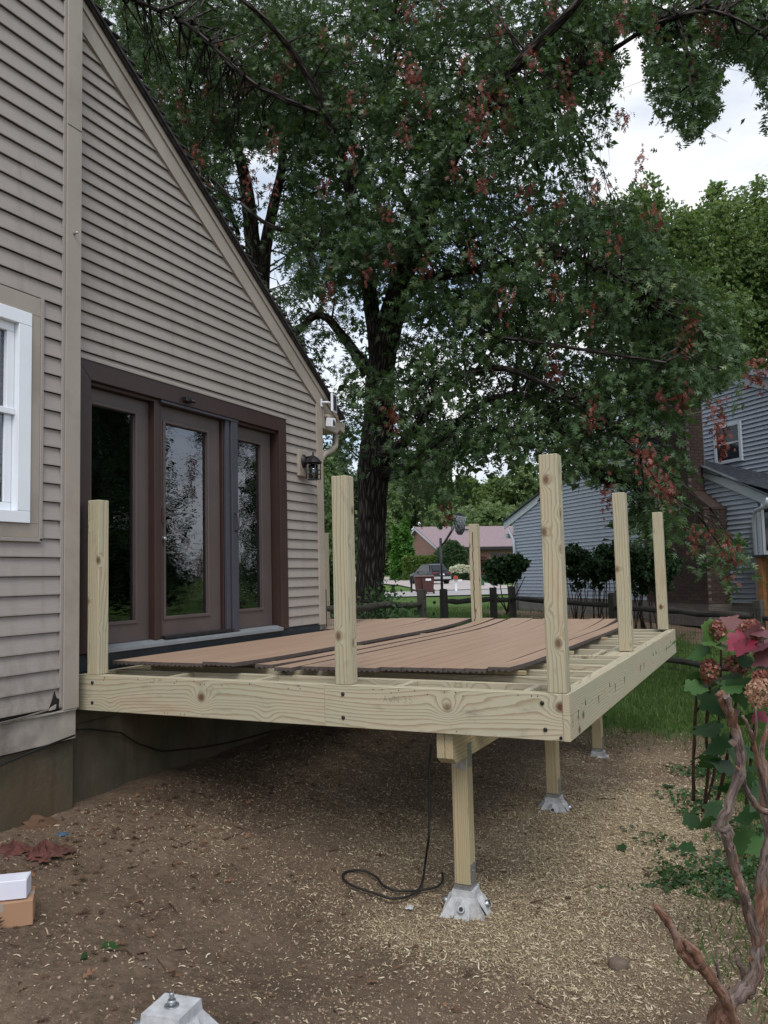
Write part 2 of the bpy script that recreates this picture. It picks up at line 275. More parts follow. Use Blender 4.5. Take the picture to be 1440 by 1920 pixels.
# ------------------------------------------------------------------ mesh builders
def link(name, me, mat, parent=None):
    o = bpy.data.objects.new(name, me); COL.objects.link(o)
    if mat is not None and not me.materials: me.materials.append(MT[mat] if isinstance(mat, str) else mat)
    if parent is not None:
        o.parent = parent
        if parent.type == 'EMPTY': o.matrix_parent_inverse = Matrix.Translation(-Vector(parent.location))
    return o
def tag(o, label=None, cat=None, group=None, kind=None):
    if label: o['label'] = label
    if cat: o['category'] = cat
    if group: o['group'] = group
    if kind: o['kind'] = kind
    return o
def thing(name, label, cat, loc, group=None):
    o = bpy.data.objects.new(name, None); COL.objects.link(o); o.location = [float(a) for a in loc]; o.empty_display_size = .2
    return tag(o, label, cat, group)
class MB:
    def __init__(s): s.v = []; s.f = []; s.g = []; s.mi = []; s.sm = []; s.t = []; s.ct = .5; s.cm = 0; s.go = (random.uniform(-50, 50), random.uniform(-50, 50), random.uniform(-50, 50))
    def av(s, p, g=None): s.v.append(tuple(float(a) for a in p)); s.g.append(g if g else tuple(float(a) for a in p)); s.t.append(s.ct); return len(s.v)-1
    def af(s, idx, smooth=False): s.f.append(tuple(idx)); s.mi.append(s.cm); s.sm.append(smooth)
    def poly(s, pts): s.af([s.av(p) for p in pts])
    def hexa(s, P, axis=0, bev=0.):   # 8 corners, bottom ring then top ring
        o = s.go; ax = [(0, 1, 2), (1, 2, 0), (2, 0, 1)][axis]
        def gg(p): return (p[ax[0]]+o[0], p[ax[1]]+o[1], p[ax[2]]+o[2])
        i = [s.av(p, gg(p)) for p in P]
        for q in ((3, 2, 1, 0), (4, 5, 6, 7), (0, 1, 5, 4), (1, 2, 6, 5), (2, 3, 7, 6), (3, 0, 4, 7)): s.af([i[k] for k in q])
    def box(s, lo, hi, axis=0):
        x0, y0, z0 = [min(a, b) for a, b in zip(lo, hi)]; x1, y1, z1 = [max(a, b) for a, b in zip(lo, hi)]
        s.hexa([(x0, y0, z0), (x1, y0, z0), (x1, y1, z0), (x0, y1, z0), (x0, y0, z1), (x1, y0, z1), (x1, y1, z1), (x0, y1, z1)], axis); return s
    def obox(s, c, U, V, W, axis=0):
        c, U, V, W = [np.array(a, float) for a in (c, U, V, W)]
        s.hexa([c-U-V-W, c+U-V-W, c+U+V-W, c-U+V-W, c-U-V+W, c+U-V+W, c+U+V+W, c-U+V+W], axis); return s
    def prism(s, pts, d):
        d = np.array(d, float); a = [s.av(p) for p in pts]; b = [s.av(np.array(p, float)+d) for p in pts]; n = len(pts)
        s.af(a[::-1]); s.af(b)
        for i in range(n): j = (i+1) % n; s.af([a[i], a[j], b[j], b[i]])
        return s
    def tube(s, pts, rad, n=8, cap=True, wob=0.):
        pts = [np.array(p, float) for p in pts]; rad = rad if hasattr(rad, '__len__') else [rad]*len(pts)
        prev = None; rings = []; L_ = 0; ref = None
        for k, p in enumerate(pts):
            t = pts[min(k+1, len(pts)-1)]-pts[max(k-1, 0)]; t = t/(np.linalg.norm(t)+1e-9)
            if ref is None:
                ref = np.array([1., 0, 0]) if abs(t[0]) < .8 else np.array([0, 1., 0])
            a = ref-t*np.dot(ref, t); a /= np.linalg.norm(a)+1e-9; b = np.cross(t, a); ref = a
            if k: L_ += np.linalg.norm(p-pts[k-1])
            ring = []
            for i in range(n):
                an = 2*math.pi*i/n; rr = rad[k]*(1+wob*random.uniform(-1, 1))
                ring.append(s.av(p+rr*(math.cos(an)*a+math.sin(an)*b), (L_+s.go[0], rad[k]*math.cos(an)+s.go[1], rad[k]*math.sin(an)+s.go[2])))
            if rings:
                for i in range(n): j = (i+1) % n; s.af([rings[-1][i], rings[-1][j], ring[j], ring[i]], True)
            rings.append(ring)
        if cap: s.af(rings[0][::-1]); s.af(rings[-1])
        return s
    def lathe(s, c, prof, n=16):   # prof (r,z)
        rings = []
        for r, z in prof:
            rings.append([s.av((c[0]+r*math.cos(2*math.pi*i/n), c[1]+r*math.sin(2*math.pi*i/n), c[2]+z)) for i in range(n)])
        for a, b in zip(rings, rings[1:]):
            for i in range(n): j = (i+1) % n; s.af([a[i], a[j], b[j], b[i]], True)
        s.af(rings[0][::-1]); s.af(rings[-1]); return s
    def me(s, name, mats=None, bevel=0.):
        m = bpy.data.meshes.new(name); m.from_pydata(s.v, [], s.f)
        at = m.attributes.new('g', 'FLOAT_VECTOR', 'POINT'); at.data.foreach_set('vector', np.array(s.g, np.float32).ravel())
        tt = m.attributes.new('tint', 'FLOAT', 'POINT'); tt.data.foreach_set('value', np.array(s.t, np.float32))
        if mats:
            for q in mats: m.materials.append(MT[q])
            m.polygons.foreach_set('material_index', s.mi)
        m.polygons.foreach_set('use_smooth', s.sm)
        if bevel:
            bm = bmesh.new(); bm.from_mesh(m); bmesh.ops.bevel(bm, geom=bm.edges[:], offset=bevel, segments=1, affect='EDGES', profile=.5); bm.to_mesh(m); bm.free()
        m.update(); return m
    def build(s, name, mat, parent=None, bevel=0.):
        if isinstance(mat, (list, tuple)): return link(name, s.me(name, mat, bevel), None, parent)
        return link(name, s.me(name, None, bevel), mat, parent)
def nbox(name, lo, hi, mat, parent=None, axis=0, bevel=.003): return MB().box(lo, hi, axis).build(name, mat, parent, bevel)
def cloud(name, pos, tip, nrm, size, tint, tmpl, mat, parent=None):
    """many leaves: template (verts (k,3), faces) placed at pos with tip/normal directions"""
    tv, tf = tmpl; tv = np.array(tv, float); N = len(pos); k = len(tv)
    tip = tip/np.linalg.norm(tip, axis=1, keepdims=True); side = np.cross(tip, nrm); side /= np.linalg.norm(side, axis=1, keepdims=True)+1e-9; nn = np.cross(side, tip)
    V = pos[:, None, :]+size[:, None, None]*(tv[None, :, 0, None]*side[:, None, :]+tv[None, :, 1, None]*tip[:, None, :]+tv[None, :, 2, None]*nn[:, None, :])
    me = bpy.data.meshes.new(name); T = np.array(tf); fn = T.shape[1]; nf = len(T)
    me.vertices.add(N*k); me.vertices.foreach_set('co', V.astype(np.float32).ravel())
    idx = (T[None]+(np.arange(N)*k)[:, None, None]).astype(np.int32).ravel()
    me.loops.add(len(idx)); me.loops.foreach_set('vertex_index', idx)
    me.polygons.add(N*nf); me.polygons.foreach_set('loop_start', np.arange(0, len(idx), fn, dtype=np.int32))
    me.polygons.foreach_set('loop_total', np.full(N*nf, fn, np.int32))
    tt = me.attributes.new('tint', 'FLOAT', 'POINT'); tt.data.foreach_set('value', np.repeat(tint, k).astype(np.float32))
    me.update(calc_edges=True); return link(name, me, mat, parent)
OAK = ([(0, 0, 0), (0, .14, 0), (0, .34, 0), (0, .38, 0), (0, .62, 0), (0, .64, 0), (0, .82, 0),
        (-.30, .36, .06), (.30, .36, .06), (-.42, .66, .08), (.42, .66, .08), (-.24, .92, .05), (.24, .92, .05), (-.06, .74, 0), (.06, .74, 0), (0, 1.05, -.06)],
       [(1, 7, 2), (1, 2, 8), (2, 9, 4), (2, 4, 10), (4, 11, 6), (4, 6, 12), (13, 15, 14)])
LF2 = ([(0, 0, 0), (-.34, .45, .07), (0, 1, -.04), (.34, .45, .07)], [(0, 1, 2), (0, 2, 3)])
CL3 = ([(0, 0, 0), (-.4, .35, .1), (-.05, .8, 0), (.1, .1, .1), (.5, .3, -.1), (.35, .9, .1), (-.2, .2, -.2), (.1, 1.1, -.1), (.25, .4, .3)], [(0, 1, 2), (3, 4, 5), (6, 7, 8)])
BLADE = ([(-.06, 0, 0), (.06, 0, 0), (0, 1, .18)], [(0, 1, 2)])
STRIP = ([(-.08, 0, 0), (.07, 0, .03), (-.12, .30, .14), (.06, .35, .20), (-.02, .68, .18), (.15, .62, .12), (.10, 1., -.02), (.17, .9, .03)], [(0, 1, 3, 2), (2, 3, 5, 4), (4, 5, 7, 6)])
def rdir(n, down=0.):
    d = rng.normal(size=(n, 3)); d[:, 2] -= down; return d
# ------------------------------------------------------------------ GROUND
def interp_path(pts, n_=4):
    P = [np.array(p, float) for p in pts]; out = []
    for i in range(len(P)-1):
        a = P[max(i-1, 0)]; b_ = P[i]; c_ = P[i+1]; d = P[min(i+2, len(P)-1)]
        for k in range(n_):
            t = k/n_; out.append(.5*((2*b_)+(-a+c_)*t+(2*a-5*b_+4*c_-d)*t*t+(-a+3*b_-3*c_+d)*t**3))
    out.append(P[-1]); return out
def shav_density(x, y):
    d = 1.25*np.exp(-(((x-3.35)/.75)**2+((y-.3)/1.5)**2))+.9*np.exp(-(((x-3.3)/.9)**2+((y-2.4)/1.6)**2))+.40*np.exp(-(((x-2.0)/1.1)**2+((y-1.2)/2.0)**2))+.5*np.exp(-(((x-3.6)/.6)**2+((y+.5)/.45)**2))
    d = d*(.18+1.5*vnoise(x+40, y+40, 1.9, 5)*(.5+vnoise(x+40, y+40, 6.5, 15)))*(.12+.88*sst(-.75, .15, y+.5*(vnoise(x+4, y+4, 2.2, 6)-.5)))+.035
    d = d+.75*np.exp(-(((x-3.4)/.5)**2+((y-.9)/1.1)**2))*(.5+vnoise(x+7, y+7, 3, 41))
    return np.clip(d, 0, 1.25)
def grass_mask(x, y):
    v = (x-CP[0])*fw[0]+(y-CP[1])*fw[1]
    nn = vnoise(x+30, y+30, 1.1, 8)*.9+vnoise(x+30, y+30, 3.5, 9)*.4-.6
    a = sst(3.85, 4.5, x+nn*.5)*(.45*sst(-.6, .8, y+nn*.6)+.7*sst(1.6, 3.0, y+nn*.6))
    b = sst(4.3, 6.2, y+nn)*sst(-.5, .6, x*0+1)
    b = sst(4.6, 6.0, y+nn*.8)
    g = np.maximum(a, b)
    bed = np.exp(-((( (x+2.9)*.7071+(y-20.84)*-.7071-6)/7)**4))*np.exp(-((((x+2.9)*-.7071+(y-20.84)*-.7071-1.0)/1.3)**4))
    return g*(1-bed)
def grid(name, xs, ys, amp, zoff=0.):
    X, Y = np.meshgrid(xs, ys, indexing='ij'); Z = tz(X, Y)+zoff
    Z += amp*((vnoise(X+50, Y+50, 1.3, 1)-.5)*2.2+(vnoise(X+50, Y+50, 5, 2)-.5)*.9+(vnoise(X+50, Y+50, 17, 3)-.5)*.5+(vnoise(X+50, Y+50, 45, 4)-.5)*.35)
    nx, ny = X.shape; me = bpy.data.meshes.new(name); V = np.stack([X, Y, Z], -1).reshape(-1, 3)
    ii, jj = np.meshgrid(np.arange(nx-1), np.arange(ny-1), indexing='ij'); a = (ii*ny+jj).ravel(); q = np.stack([a, a+ny, a+ny+1, a+1], -1)
    me.vertices.add(len(V)); me.vertices.foreach_set('co', V.astype(np.float32).ravel()); me.loops.add(q.size); me.loops.foreach_set('vertex_index', q.astype(np.int32).ravel())
    me.polygons.add(len(q)); me.polygons.foreach_set('loop_start', np.arange(0, q.size, 4, dtype=np.int32)); me.polygons.foreach_set('loop_total', np.full(len(q), 4, np.int32)); me.polygons.foreach_set('use_smooth', np.ones(len(q), bool))
    for nm, fn in (('grass', grass_mask), ('shav', shav_density)):
        t = me.attributes.new(nm, 'FLOAT', 'POINT'); t.data.foreach_set('value', fn(X, Y).ravel().astype(np.float32))
    me.update(calc_edges=True); return link(name, me, 'ground')
def graded(a, b, na, nb, far0, far1):
    mid = np.linspace(a, b, na); lo = a-(np.geomspace(1, 1+a-far0, nb)-1)[1:][::-1]; hi = b+(np.geomspace(1, 1+far1-b, nb)-1)[1:]
    return np.concatenate([lo, mid, hi])
tag(grid('ground', graded(-.6, 7.2, 270, 60, -700, 700), graded(-3.6, 7.0, 360, 90, -300, 900), .022), kind='structure')
def gz(x, y): return float(tz(x, y))
# street and driveway
def strip_sheet(name, pts, mat, off=.06, nsub=1):
    b = MB(); P = []
    for px, py in pts: p = gnd(px, py); P.append((p[0], p[1], p[2]+off))
    bm = bmesh.new(); vs = [bm.verts.new(p) for p in P]; f = bm.faces.new(vs)
    if f.normal.z < 0: pass
    bm.normal_update(); 
    if f.normal.z < 0: f.normal_flip()
    me = bpy.data.meshes.new(name); bm.to_mesh(me); bm.free(); o = link(name, me, mat); tag(o, kind='structure'); return o
def vpt(lat, v):   # point by sideways metres and forward distance
    p = CP+lat*r0+v*np.array([-math.sin(YAW), math.cos(YAW), 0]); return p[0], p[1]
def lat_strip(name, rows, mat, off):   # rows: (v, lat_left, lat_right)
    b = MB(); pr = None
    for v, l, r_ in rows:
        n_ = 14; row = []
        for i in range(n_+1):
            x, y = vpt(l+(r_-l)*i/n_, v); row.append(b.av((x, y, gz(x, y)+off)))
        if pr:
            for i in range(n_): b.af([pr[i], pr[i+1], row[i+1], row[i]])
        pr = row
    return tag(b.build(name, mat), kind='structure')
lat_strip('street', [(42.0, -60, 70), (45, -60, 70), (49, -60, 70), (52.5, -60, 70)], 'asphalt', .07)
lat_strip('driveway', [(52.7, 2.2, 9.6), (56, 1.8, 9.2), (60, 1.8, 8.6), (66, 1.2, 8.2), (74, -.6, 8.0), (82, -4, 6.5), (92, -12, 2.5), (100, -26, -6)], 'driveway', .10)
lat_strip('kerb', [(52.5, 9.6, 70), (52.9, 9.6, 70)], 'asphalt', .14)
# ------------------------------------------------------------------ BEIGE HOUSE
H, RH, W_, L_ = .853, .25, 3.566, 5.041
XL = .12
house = thing('beige_house', 'taupe vinyl sided house with brown patio doors and steep gable roof beside the deck', 'house', (0, 0, 0))
def lap(x0, y0b, y1b, y0t, y1t, z0, z1, lip=.023, mat='siding', parent=house, name='siding_board'):
    b = MB(); ys = ((y0b, y0t), (y1b, y1t)); prof = lambda yb, yt: [(x0-.006, yb, z0+.004), (x0+lip, yb, z0-.003), (x0+lip, yb, z0+.006), (x0+.004, yt, z1-.0075), (x0-.006, yt, z1-.0075)]  # slot below the next lap bares dark sheathing, standing in for its shade
    A = [b.av(p) for p in prof(*ys[0])]; B = [b.av(p) for p in prof(*ys[1])]; n_ = 5
    b.af(A); b.af(B[::-1])
    for i in range(n_): j = (i+1) % n_; b.af([A[i], B[i], B[j], A[j]])
    return b.build(name, mat, parent)
rake = lambda z: min(3.47, (5.733-z)/.651)
z = 1.006; EXP = .1016
while z < 5.72:
    z1 = z+EXP; yb, yt = rake(z), rake(z1)
    if yt < -.09: break
    if z1 < 3.17: lap(0, 2.83, yb, 2.83, yt, z, z1)
    elif z < 3.17: lap(0, 2.83, yb, 2.83, yt, z, 3.168) if z < 3.12 else None; (lap(0, -.1, 2.83, -.1, 2.83, 3.175, z1) if z1 > 3.19 else None)
    else: lap(0, -.1, yb, -.1, yt, z, z1)
    if z1 >= 3.17 and z < 3.17 and z >= 3.12: lap(0, 2.83, yb, 2.83, yt, z, z1)
    z = z1
z = .672; k = 0
while z < 8:
    z1 = z+.127; k += 1
    if z1 < 1.89 or z > 3.36:
        j = {29: -.62, 30: -.50, 31: -.50}.get(k, None) or (random.uniform(-2.4, -.9))
        lap(XL, -3.2, j, -3.2, j, z, z1, mat='siding_l'); lap(XL+.0025, j, -.255, j, -.255, z, z1, mat='siding_l')
    else: lap(XL, -.425, -.255, -.425, -.255, z, z1, mat='siding_l'); lap(XL, -3.2, -1.62, -3.2, -1.62, z, z1, mat='siding_l')
    z = z1
# wall cores and roof
def core(name, lo, hi, mat): return nbox(name, lo, hi, mat, house, bevel=0)
core('sheathing', (-.12, -.1, 3.05), (-.008, 2.81, 3.46), 'dark_room'); core('sheathing', (-.12, 2.70, .60), (-.008, 3.50, 3.46), 'dark_room')
MB().prism([(-.12, -.1, 3.46), (-.12, 3.50, 3.46), (-.12, -.1, 5.75)], (.112, 0, 0)).build('sheathing', 'dark_room', house)
core('sheathing', (-7, -3.2, .42), (XL-.008, -.11, 1.81), 'dark_room'); core('sheathing', (-7, -3.2, 3.44), (XL-.008, -.11, 8), 'dark_room'); core('sheathing', (-.1, -.50, 1.81), (XL-.008, -.11, 3.44), 'dark_room'); core('sheathing', (-7, -3.2, 1.81), (XL-.008, -1.6, 3.44), 'dark_room')
core('side_wall', (-7, 3.50, .2), (0, 3.60, 3.2), 'siding')
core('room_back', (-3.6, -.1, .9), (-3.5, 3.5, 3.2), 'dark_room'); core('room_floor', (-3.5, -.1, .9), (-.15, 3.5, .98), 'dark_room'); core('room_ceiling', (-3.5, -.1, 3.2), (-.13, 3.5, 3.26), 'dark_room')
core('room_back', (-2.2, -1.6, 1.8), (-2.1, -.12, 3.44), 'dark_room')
# rake board, roof slab, eave return, gutter, downspout
def rk(y, dz): return 5.733-.651*y+dz
MB().prism([(0, -.12, rk(-.12, -.005)), (0, 3.49, rk(3.49, -.005)), (0, 3.62, 3.44), (0, 3.62, 3.50), (0, 3.62, rk(3.62, .235)), (0, -.12, rk(-.12, .235))], (.036, 0, 0)).build('rake_board', 'trim', house)
MB().prism([(.036, -.12, rk(-.12, .17)), (.036, 3.95, rk(3.95, .17)), (.036, 3.95, rk(3.95, .235)), (.036, -.12, rk(-.12, .235))], (.014, 0, 0)).build('rake_molding', 'trim', house)
MB().prism([(.0, -.12, rk(-.12, .237)), (.0, 4.02, rk(4.02, .237)), (.0, 4.02, rk(4.02, .245)+.01), (.0, -.12, rk(-.12, .27))], (.075, 0, 0)).build('drip_edge', 'shingle', house)
MB().prism([(-7, -.12, rk(-.12, .255)), (-7, 4.03, rk(4.03, .255)), (-7, 4.03, rk(4.03, .28)), (-7, -.12, rk(-.12, .285))], (7.095, 0, 0)).build('roof', 'shingle', house)
for i in range(46):   # visible butt ends of the shingle courses along the rake
    y = -.1+i*.09; nbox('shingle', (.06, y, rk(y, .287)), (.098+random.uniform(0, .014), y+.085, rk(y+.04, .300)), 'shingle', house, bevel=0)
MB().prism([(.0, 3.62, 3.20), (.0, 3.94, 3.19), (.0, 4.03, 3.26), (.0, 4.03, rk(4.03, .23)), (.0, 3.62, rk(3.62, .23))], (.034, 0, 0)).build('eave_return', 'trim', house)
core('soffit', (-7, 3.60, 3.19), (0, 3.98, 3.215), 'trim')
MB().prism([(.04, 4.00, 3.30), (.04, 4.02, 3.235), (.04, 4.10, 3.215), (.04, 4.14, 3.34), (.04, 4.10, 3.34), (.04, 4.03, 3.32)], (-7, 0, 0)).build('gutter', 'trim', house)
MB().tube([(-.05, 4.05, 3.24), (-.05, 4.05, 3.12), (-.045, 4.03, 3.05), (-.04, 3.90, 2.98), (-.04, 3.74, 2.92), (-.04, 3.66, 2.84), (-.04, 3.65, 2.72), (-.04, 3.65, .2)], [.036]*8, 10).build('downspout', 'trim', house)
nbox('corner_trim', (-.04, 3.47, .985), (.034, 3.60, 3.50), 'trim', house)
nbox('corner_trim', (XL-.05, -.235, .64), (XL+.034, -.097, 8), 'trim', house); nbox('corner_channel', (XL-.01, -.262, .66), (XL+.026, -.236, 8), 'siding_l', house)
MB().box((XL+.034, -.10, 4.82), (XL+.036, -.235, 4.825)).build('trim_joint', 'black', house)
nbox('skirt_board', (XL-.05, -3.2, .43), (XL+.012, -.105, .625), 'trim_dirty', house); nbox('skirt_flashing', (XL-.02, -3.2, .626), (XL+.030, -.11, .640), 'trim_dirty', house)
# broken bottom course: a chewed hole beside the corner
b = MB(); b.prism([(XL+.022, -.36, .66), (XL+.022, -.27, .655), (XL+.022, -.265, .72), (XL+.022, -.29, .735), (XL+.022, -.305, .78), (XL+.022, -.325, .72)], (.004, 0, 0)); b.build('broken_hole', 'black', house)
b = MB(); b.prism([(XL+.026, -.355, .655), (XL+.026, -.30, .66), (XL+.026, -.295, .69), (XL+.026, -.34, .675)], (.006, 0, 0)); b.prism([(XL+.03, -.9, .640), (XL+.05, -.6, .655), (XL+.035, -.36, .672), (XL+.03, -.36, .66), (XL+.045, -.6, .642)], (.004, 0, 0)); b.build('loose_strip', 'trim_dirty', house)
core('foundation', (-7, -3.2, -1.2), (XL-.02, -.1, .43), 'concrete'); core('foundation', (-7, -.1, -1.2), (0, 3.58, .64), 'concrete')
# lower clapboards hidden wall strip between foundation and door
nbox('band_board', (-.1, -.1, .64), (.004, 3.60, .93), 'flash', house); nbox('flashing', (.0045, -.09, .86), (.012, 3.50, .985), 'flash', house); nbox('wall_wrap', (-.05, 2.83, .90), (.0035, 3.47, 1.0), 'flash', house)
# window in the left wall
wf = MB()
for lo, hi in (((XL, -1.62, 3.327), (XL+.03, -.452, 3.455)), ((XL, -1.62, 1.812), (XL+.03, -.452, 1.905)), ((XL, -.532, 1.906), (XL+.03, -.452, 3.326))): wf.box(lo, hi)
win = wf.build('window', 'trim', house, .002)
nbox('window_channel', (XL+.001, -.451, 1.79), (XL+.036, -.425, 3.47), 'siding_l', win); nbox('window_channel', (XL+.001, -1.62, 1.785), (XL+.036, -.427, 1.811), 'siding_l', win)
fm = MB()
for lo, hi in (((XL-.03, -1.62, 3.235), (XL+.045, -.536, 3.325)), ((XL-.03, -1.62, 1.907), (XL+.045, -.536, 1.985)), ((XL-.03, -.64, 1.986), (XL+.045, -.536, 3.234))): fm.box(lo, hi)
fm.build('window_frame', 'white', win, .003)
sm_ = MB()
for lo, hi in (((XL-.045, -1.62, 3.175), (XL+.005, -.642, 3.234)), ((XL-.045, -.70, 2.66), (XL+.005, -.642, 3.174)), ((XL-.045, -1.62, 2.62), (XL+.015, -.642, 2.66)), ((XL-.06, -.70, 2.04), (XL-.012, -.642, 2.619)), ((XL-.06, -1.62, 1.987), (XL-.012, -.642, 2.039))): sm_.box(lo, hi)
sm_.build('sash', 'white', win, .003)
nbox('pane', (XL-.03, -1.62, 2.04), (XL-.026, -.70, 3.175), 'glass', win, bevel=0)
# ---- patio door
for nm, pts in (('door_casing', [(0, -.03, .99), (0, .115, .99), (0, .115, 3.025), (0, -.03, 3.168)]), ('door_casing', [(0, -.03, 3.169), (0, .116, 3.026), (0, 2.687, 3.026), (0, 2.822, 3.169)]), ('door_casing', [(0, 2.688, .99), (0, 2.822, .99), (0, 2.822, 3.168), (0, 2.688, 3.025)])):
    MB().prism(pts, (.038, 0, 0)).build(nm, 'brown', house, .002)
MB().prism([(.0, -.03, 3.170), (.0, 2.84, 3.170), (.0, 2.84, 3.186), (.0, -.03, 3.186)], (.046, 0, 0)).build('casing_cap', 'siding', house)
nbox('door_head', (-.14, .116, 3.00), (-.002, 2.687, 3.05), 'brown', house); nbox('door_jamb', (-.14, .08, .99), (-.002, .114, 3.05), 'brown', house); nbox('door_jamb', (-.14, 2.69, .99), (-.002, 2.73, 3.05), 'brown', house)
def panel(y0, y1, xf, gy0, gy1, gz0, gz1, pane_name='pane'):
    b = MB(); x0 = xf-.044
    b.box((x0, y0, 1.035), (xf, gy0, 2.995)).box((x0, gy1, 1.035), (xf, y1, 2.995)).box((x0, gy0, 1.035), (xf, gy1, gz0)).box((x0, gy0, gz1), (xf, gy1, 2.995))
    p = b.build('door_panel', 'doorp', house)
    m = MB(); t = .028
    for lo, hi in (((xf, gy0-t, gz0-t), (xf+.012, gy0, gz1+t)), ((xf, gy1, gz0-t), (xf+.012, gy1+t, gz1+t)), ((xf, gy0, gz0-t), (xf+.012, gy1, gz0)), ((xf, gy0, gz1), (xf+.012, gy1, gz1+t))): m.box(lo, hi)
    m.build('glazing_bead', 'doorp', p, .004)
    nbox('pane', (xf-.028, gy0, gz0), (xf-.022, gy1, gz1), 'glass', p, bevel=0)
    return p
panel(.12, .845, -.06, .21, .685, 1.20, 2.87); p2 = panel(.955, 1.785, -.045, 1.03, 1.60, 1.21, 2.85); panel(1.93, 2.66, -.06, 2.03, 2.48, 1.22, 2.86)
nbox('mullion', (-.12, .848, 1.03), (.004, .905, 3.02), 'brown', house); nbox('mullion', (-.12, .906, 1.03), (-.012, .950, 3.02), 'brown', house); nbox('mullion', (-.12, 1.80, 1.03), (-.02, 1.925, 3.02), 'brown', house)
sc_ = MB(); sc_.box((-.018, 1.812, 1.0), (.012, 1.868, 3.035)); sc_.box((-.018, 1.884, 1.0), (.024, 1.985, 3.035)); sc_.box((-.014, 1.869, 1.0), (.0, 1.883, 3.035))
scr = sc_.build('screen_door_frame', 'navy', house, .003)
MB().tube([(.024, 1.935, 2.13), (.052, 1.935, 2.12), (.058, 1.935, 2.04), (.052, 1.935, 1.97), (.024, 1.935, 1.96)], .010, 8).build('handle', 'navy', scr)
nbox('head_track', (-.01, .906, 3.000), (.03, 1.99, 3.024), 'navy', house)
nbox('door_latch', (-.043, .968, 1.99), (-.018, .99, 2.12), 'brown', p2)
b = MB(); b.lathe((0, 0, 0), [(.006, 0), (.022, .004), (.024, .012), (.014, .03), (.018, .042), (.010, .05)], 14)
kb = b.build('door_knob', 'metal', p2); kb.location = (-.045, .985, 1.86); kb.rotation_euler = (0, R(90), 0); 
MB().prism([(-.14, .10, 1.034), (-.02, .10, 1.030), (.052, .10, 1.008), (.052, .10, .978), (-.14, .10, .974)], (0, 2.60, 0)).build('door_sill', 'sill', house, .002)
nbox('threshold', (-.05, .95, 1.031), (.03, 1.90, 1.052), 'black', house)
b = MB(); b.box((.04, 1.16, 3.055), (.085, 1.27, 3.095)); b.tube([(.085, 1.215, 3.07), (.12, 1.235, 3.05)], .014, 8); b.build('door_sensor', 'black', house, .004)
# curtain inside the right-hand panel
b = MB(); prev = None
for i in range(23):
    y = 2.02+.48*i/22; row = []
    for k in range(9):
        zz = 1.1+1.85*k/8; sag = .10*math.sin(k*.9+i*.2); row.append(b.av((-.22+.035*math.sin(i*1.15+.5*math.sin(k))+.02*math.sin(k*1.7), y+.05*math.sin(k*.7)*(i/22), zz)))
    if prev:
        for k in range(8): b.af([prev[k], row[k], row[k+1], prev[k+1]], True)
    prev = row
b.build('curtain', 'curtain', house)
nbox('blind_edge', (-.16, 1.615-.06, 1.22), (-.14, 1.615-.02, 2.84), 'curtain', house)
# wires on the foundation
tag(MB().tube([(XL+.01, -3.0, .33), (XL+.01, -1.6, .32), (XL+.012, -.734, .373), (XL+.012, -.45, .415), (XL+.012, -.12, .452), (.03, .0, .462), (.02, .143, .440), (.02, .45, .36), (.02, .62, .25), (.02, .90, .13), (.02, 1.4, .06), (.02, 1.9, .02), (.02, 2.6, .0)], .007, 6).build('black_cable', 'rubber'), 'black cable stapled along the stained concrete foundation under the deck', 'cable')
MB().tube([(.02, -.08, .50), (.01, .3, .50), (.012, 1.0, .56), (.012, 1.7, .62)], .003, 5).build('thin_wire', 'rubber', house)
# lantern, camera, solar panel
ln = thing('wall_lantern', 'black caged coach lantern mounted on a tan block at the right of the patio doors', 'lantern', (0.02, 3.17, 2.63))
nbox('mounting_block', (.0, 3.06, 2.60), (.046, 3.25, 2.885), 'trim', ln, bevel=.005)
b = MB(); b.lathe((0, 0, 0), [(.058, 0), (.056, .010), (.030, .028), (.016, .04)], 18); o = b.build('back_plate', 'black', ln); o.matrix_parent_inverse = Matrix.Identity(4); o.location = (.026, -.015, .135); o.rotation_euler = (0, R(90), 0); o.scale = (1.3, 1, 1)
MB().tube([(.07, 3.155, 2.80), (.11, 3.155, 2.805), (.15, 3.155, 2.81), (.165, 3.155, 2.83)], [.014, .012, .011, .008], 8).build('arm', 'black', ln)
cx, cy = .165, 3.155
b = MB(); b.lathe((cx, cy, 2.735), [(.105, 0), (.098, .010), (.055, .055), (.022, .075), (.010, .085), (.014, .105), (.004, .125)], 6); b.build('cap', 'black', ln)
b = MB()
for i in range(4):
    a = R(45+90*i); b.tube([(cx+.078*math.cos(a), cy+.078*math.sin(a), 2.735), (cx+.078*math.cos(a), cy+.078*math.sin(a), 2.56)], .0055, 5)
for i in range(4):
    a = R(90*i); b.tube([(cx+.055*math.cos(a), cy+.055*math.sin(a), 2.735), (cx+.055*math.cos(a), cy+.055*math.sin(a), 2.56)], .004, 5)
for zz in (2.562, 2.615, 2.66, 2.73): b.tube([(cx+.078*math.cos(R(45+90*i)), cy+.078*math.sin(R(45+90*i)), zz) for i in range(5)], .0048, 5)
b.lathe((cx, cy, 2.552), [(.07, 0), (.07, .008)], 4); b.build('cage', 'black', ln)
MB().lathe((cx, cy, 2.565), [(.045, 0), (.045, .15)], 12).build('lamp_glass', 'glass', ln)
MB().lathe((cx, cy, 2.57), [(.012, 0), (.014, .06), (.022, .085), (.014, .11)], 10).build('bulb', 'white', ln)
sp = thing('solar_panel', 'small white framed solar panel on a bracket at the end of the rake board', 'solar panel', (.1, 3.64, 3.48))
b = MB(); b.obox((.15, 3.665, 3.485), (.010, .004, 0), (-.016, .080, 0), (0, 0, .105)); b.build('panel_frame', 'white', sp, .003)
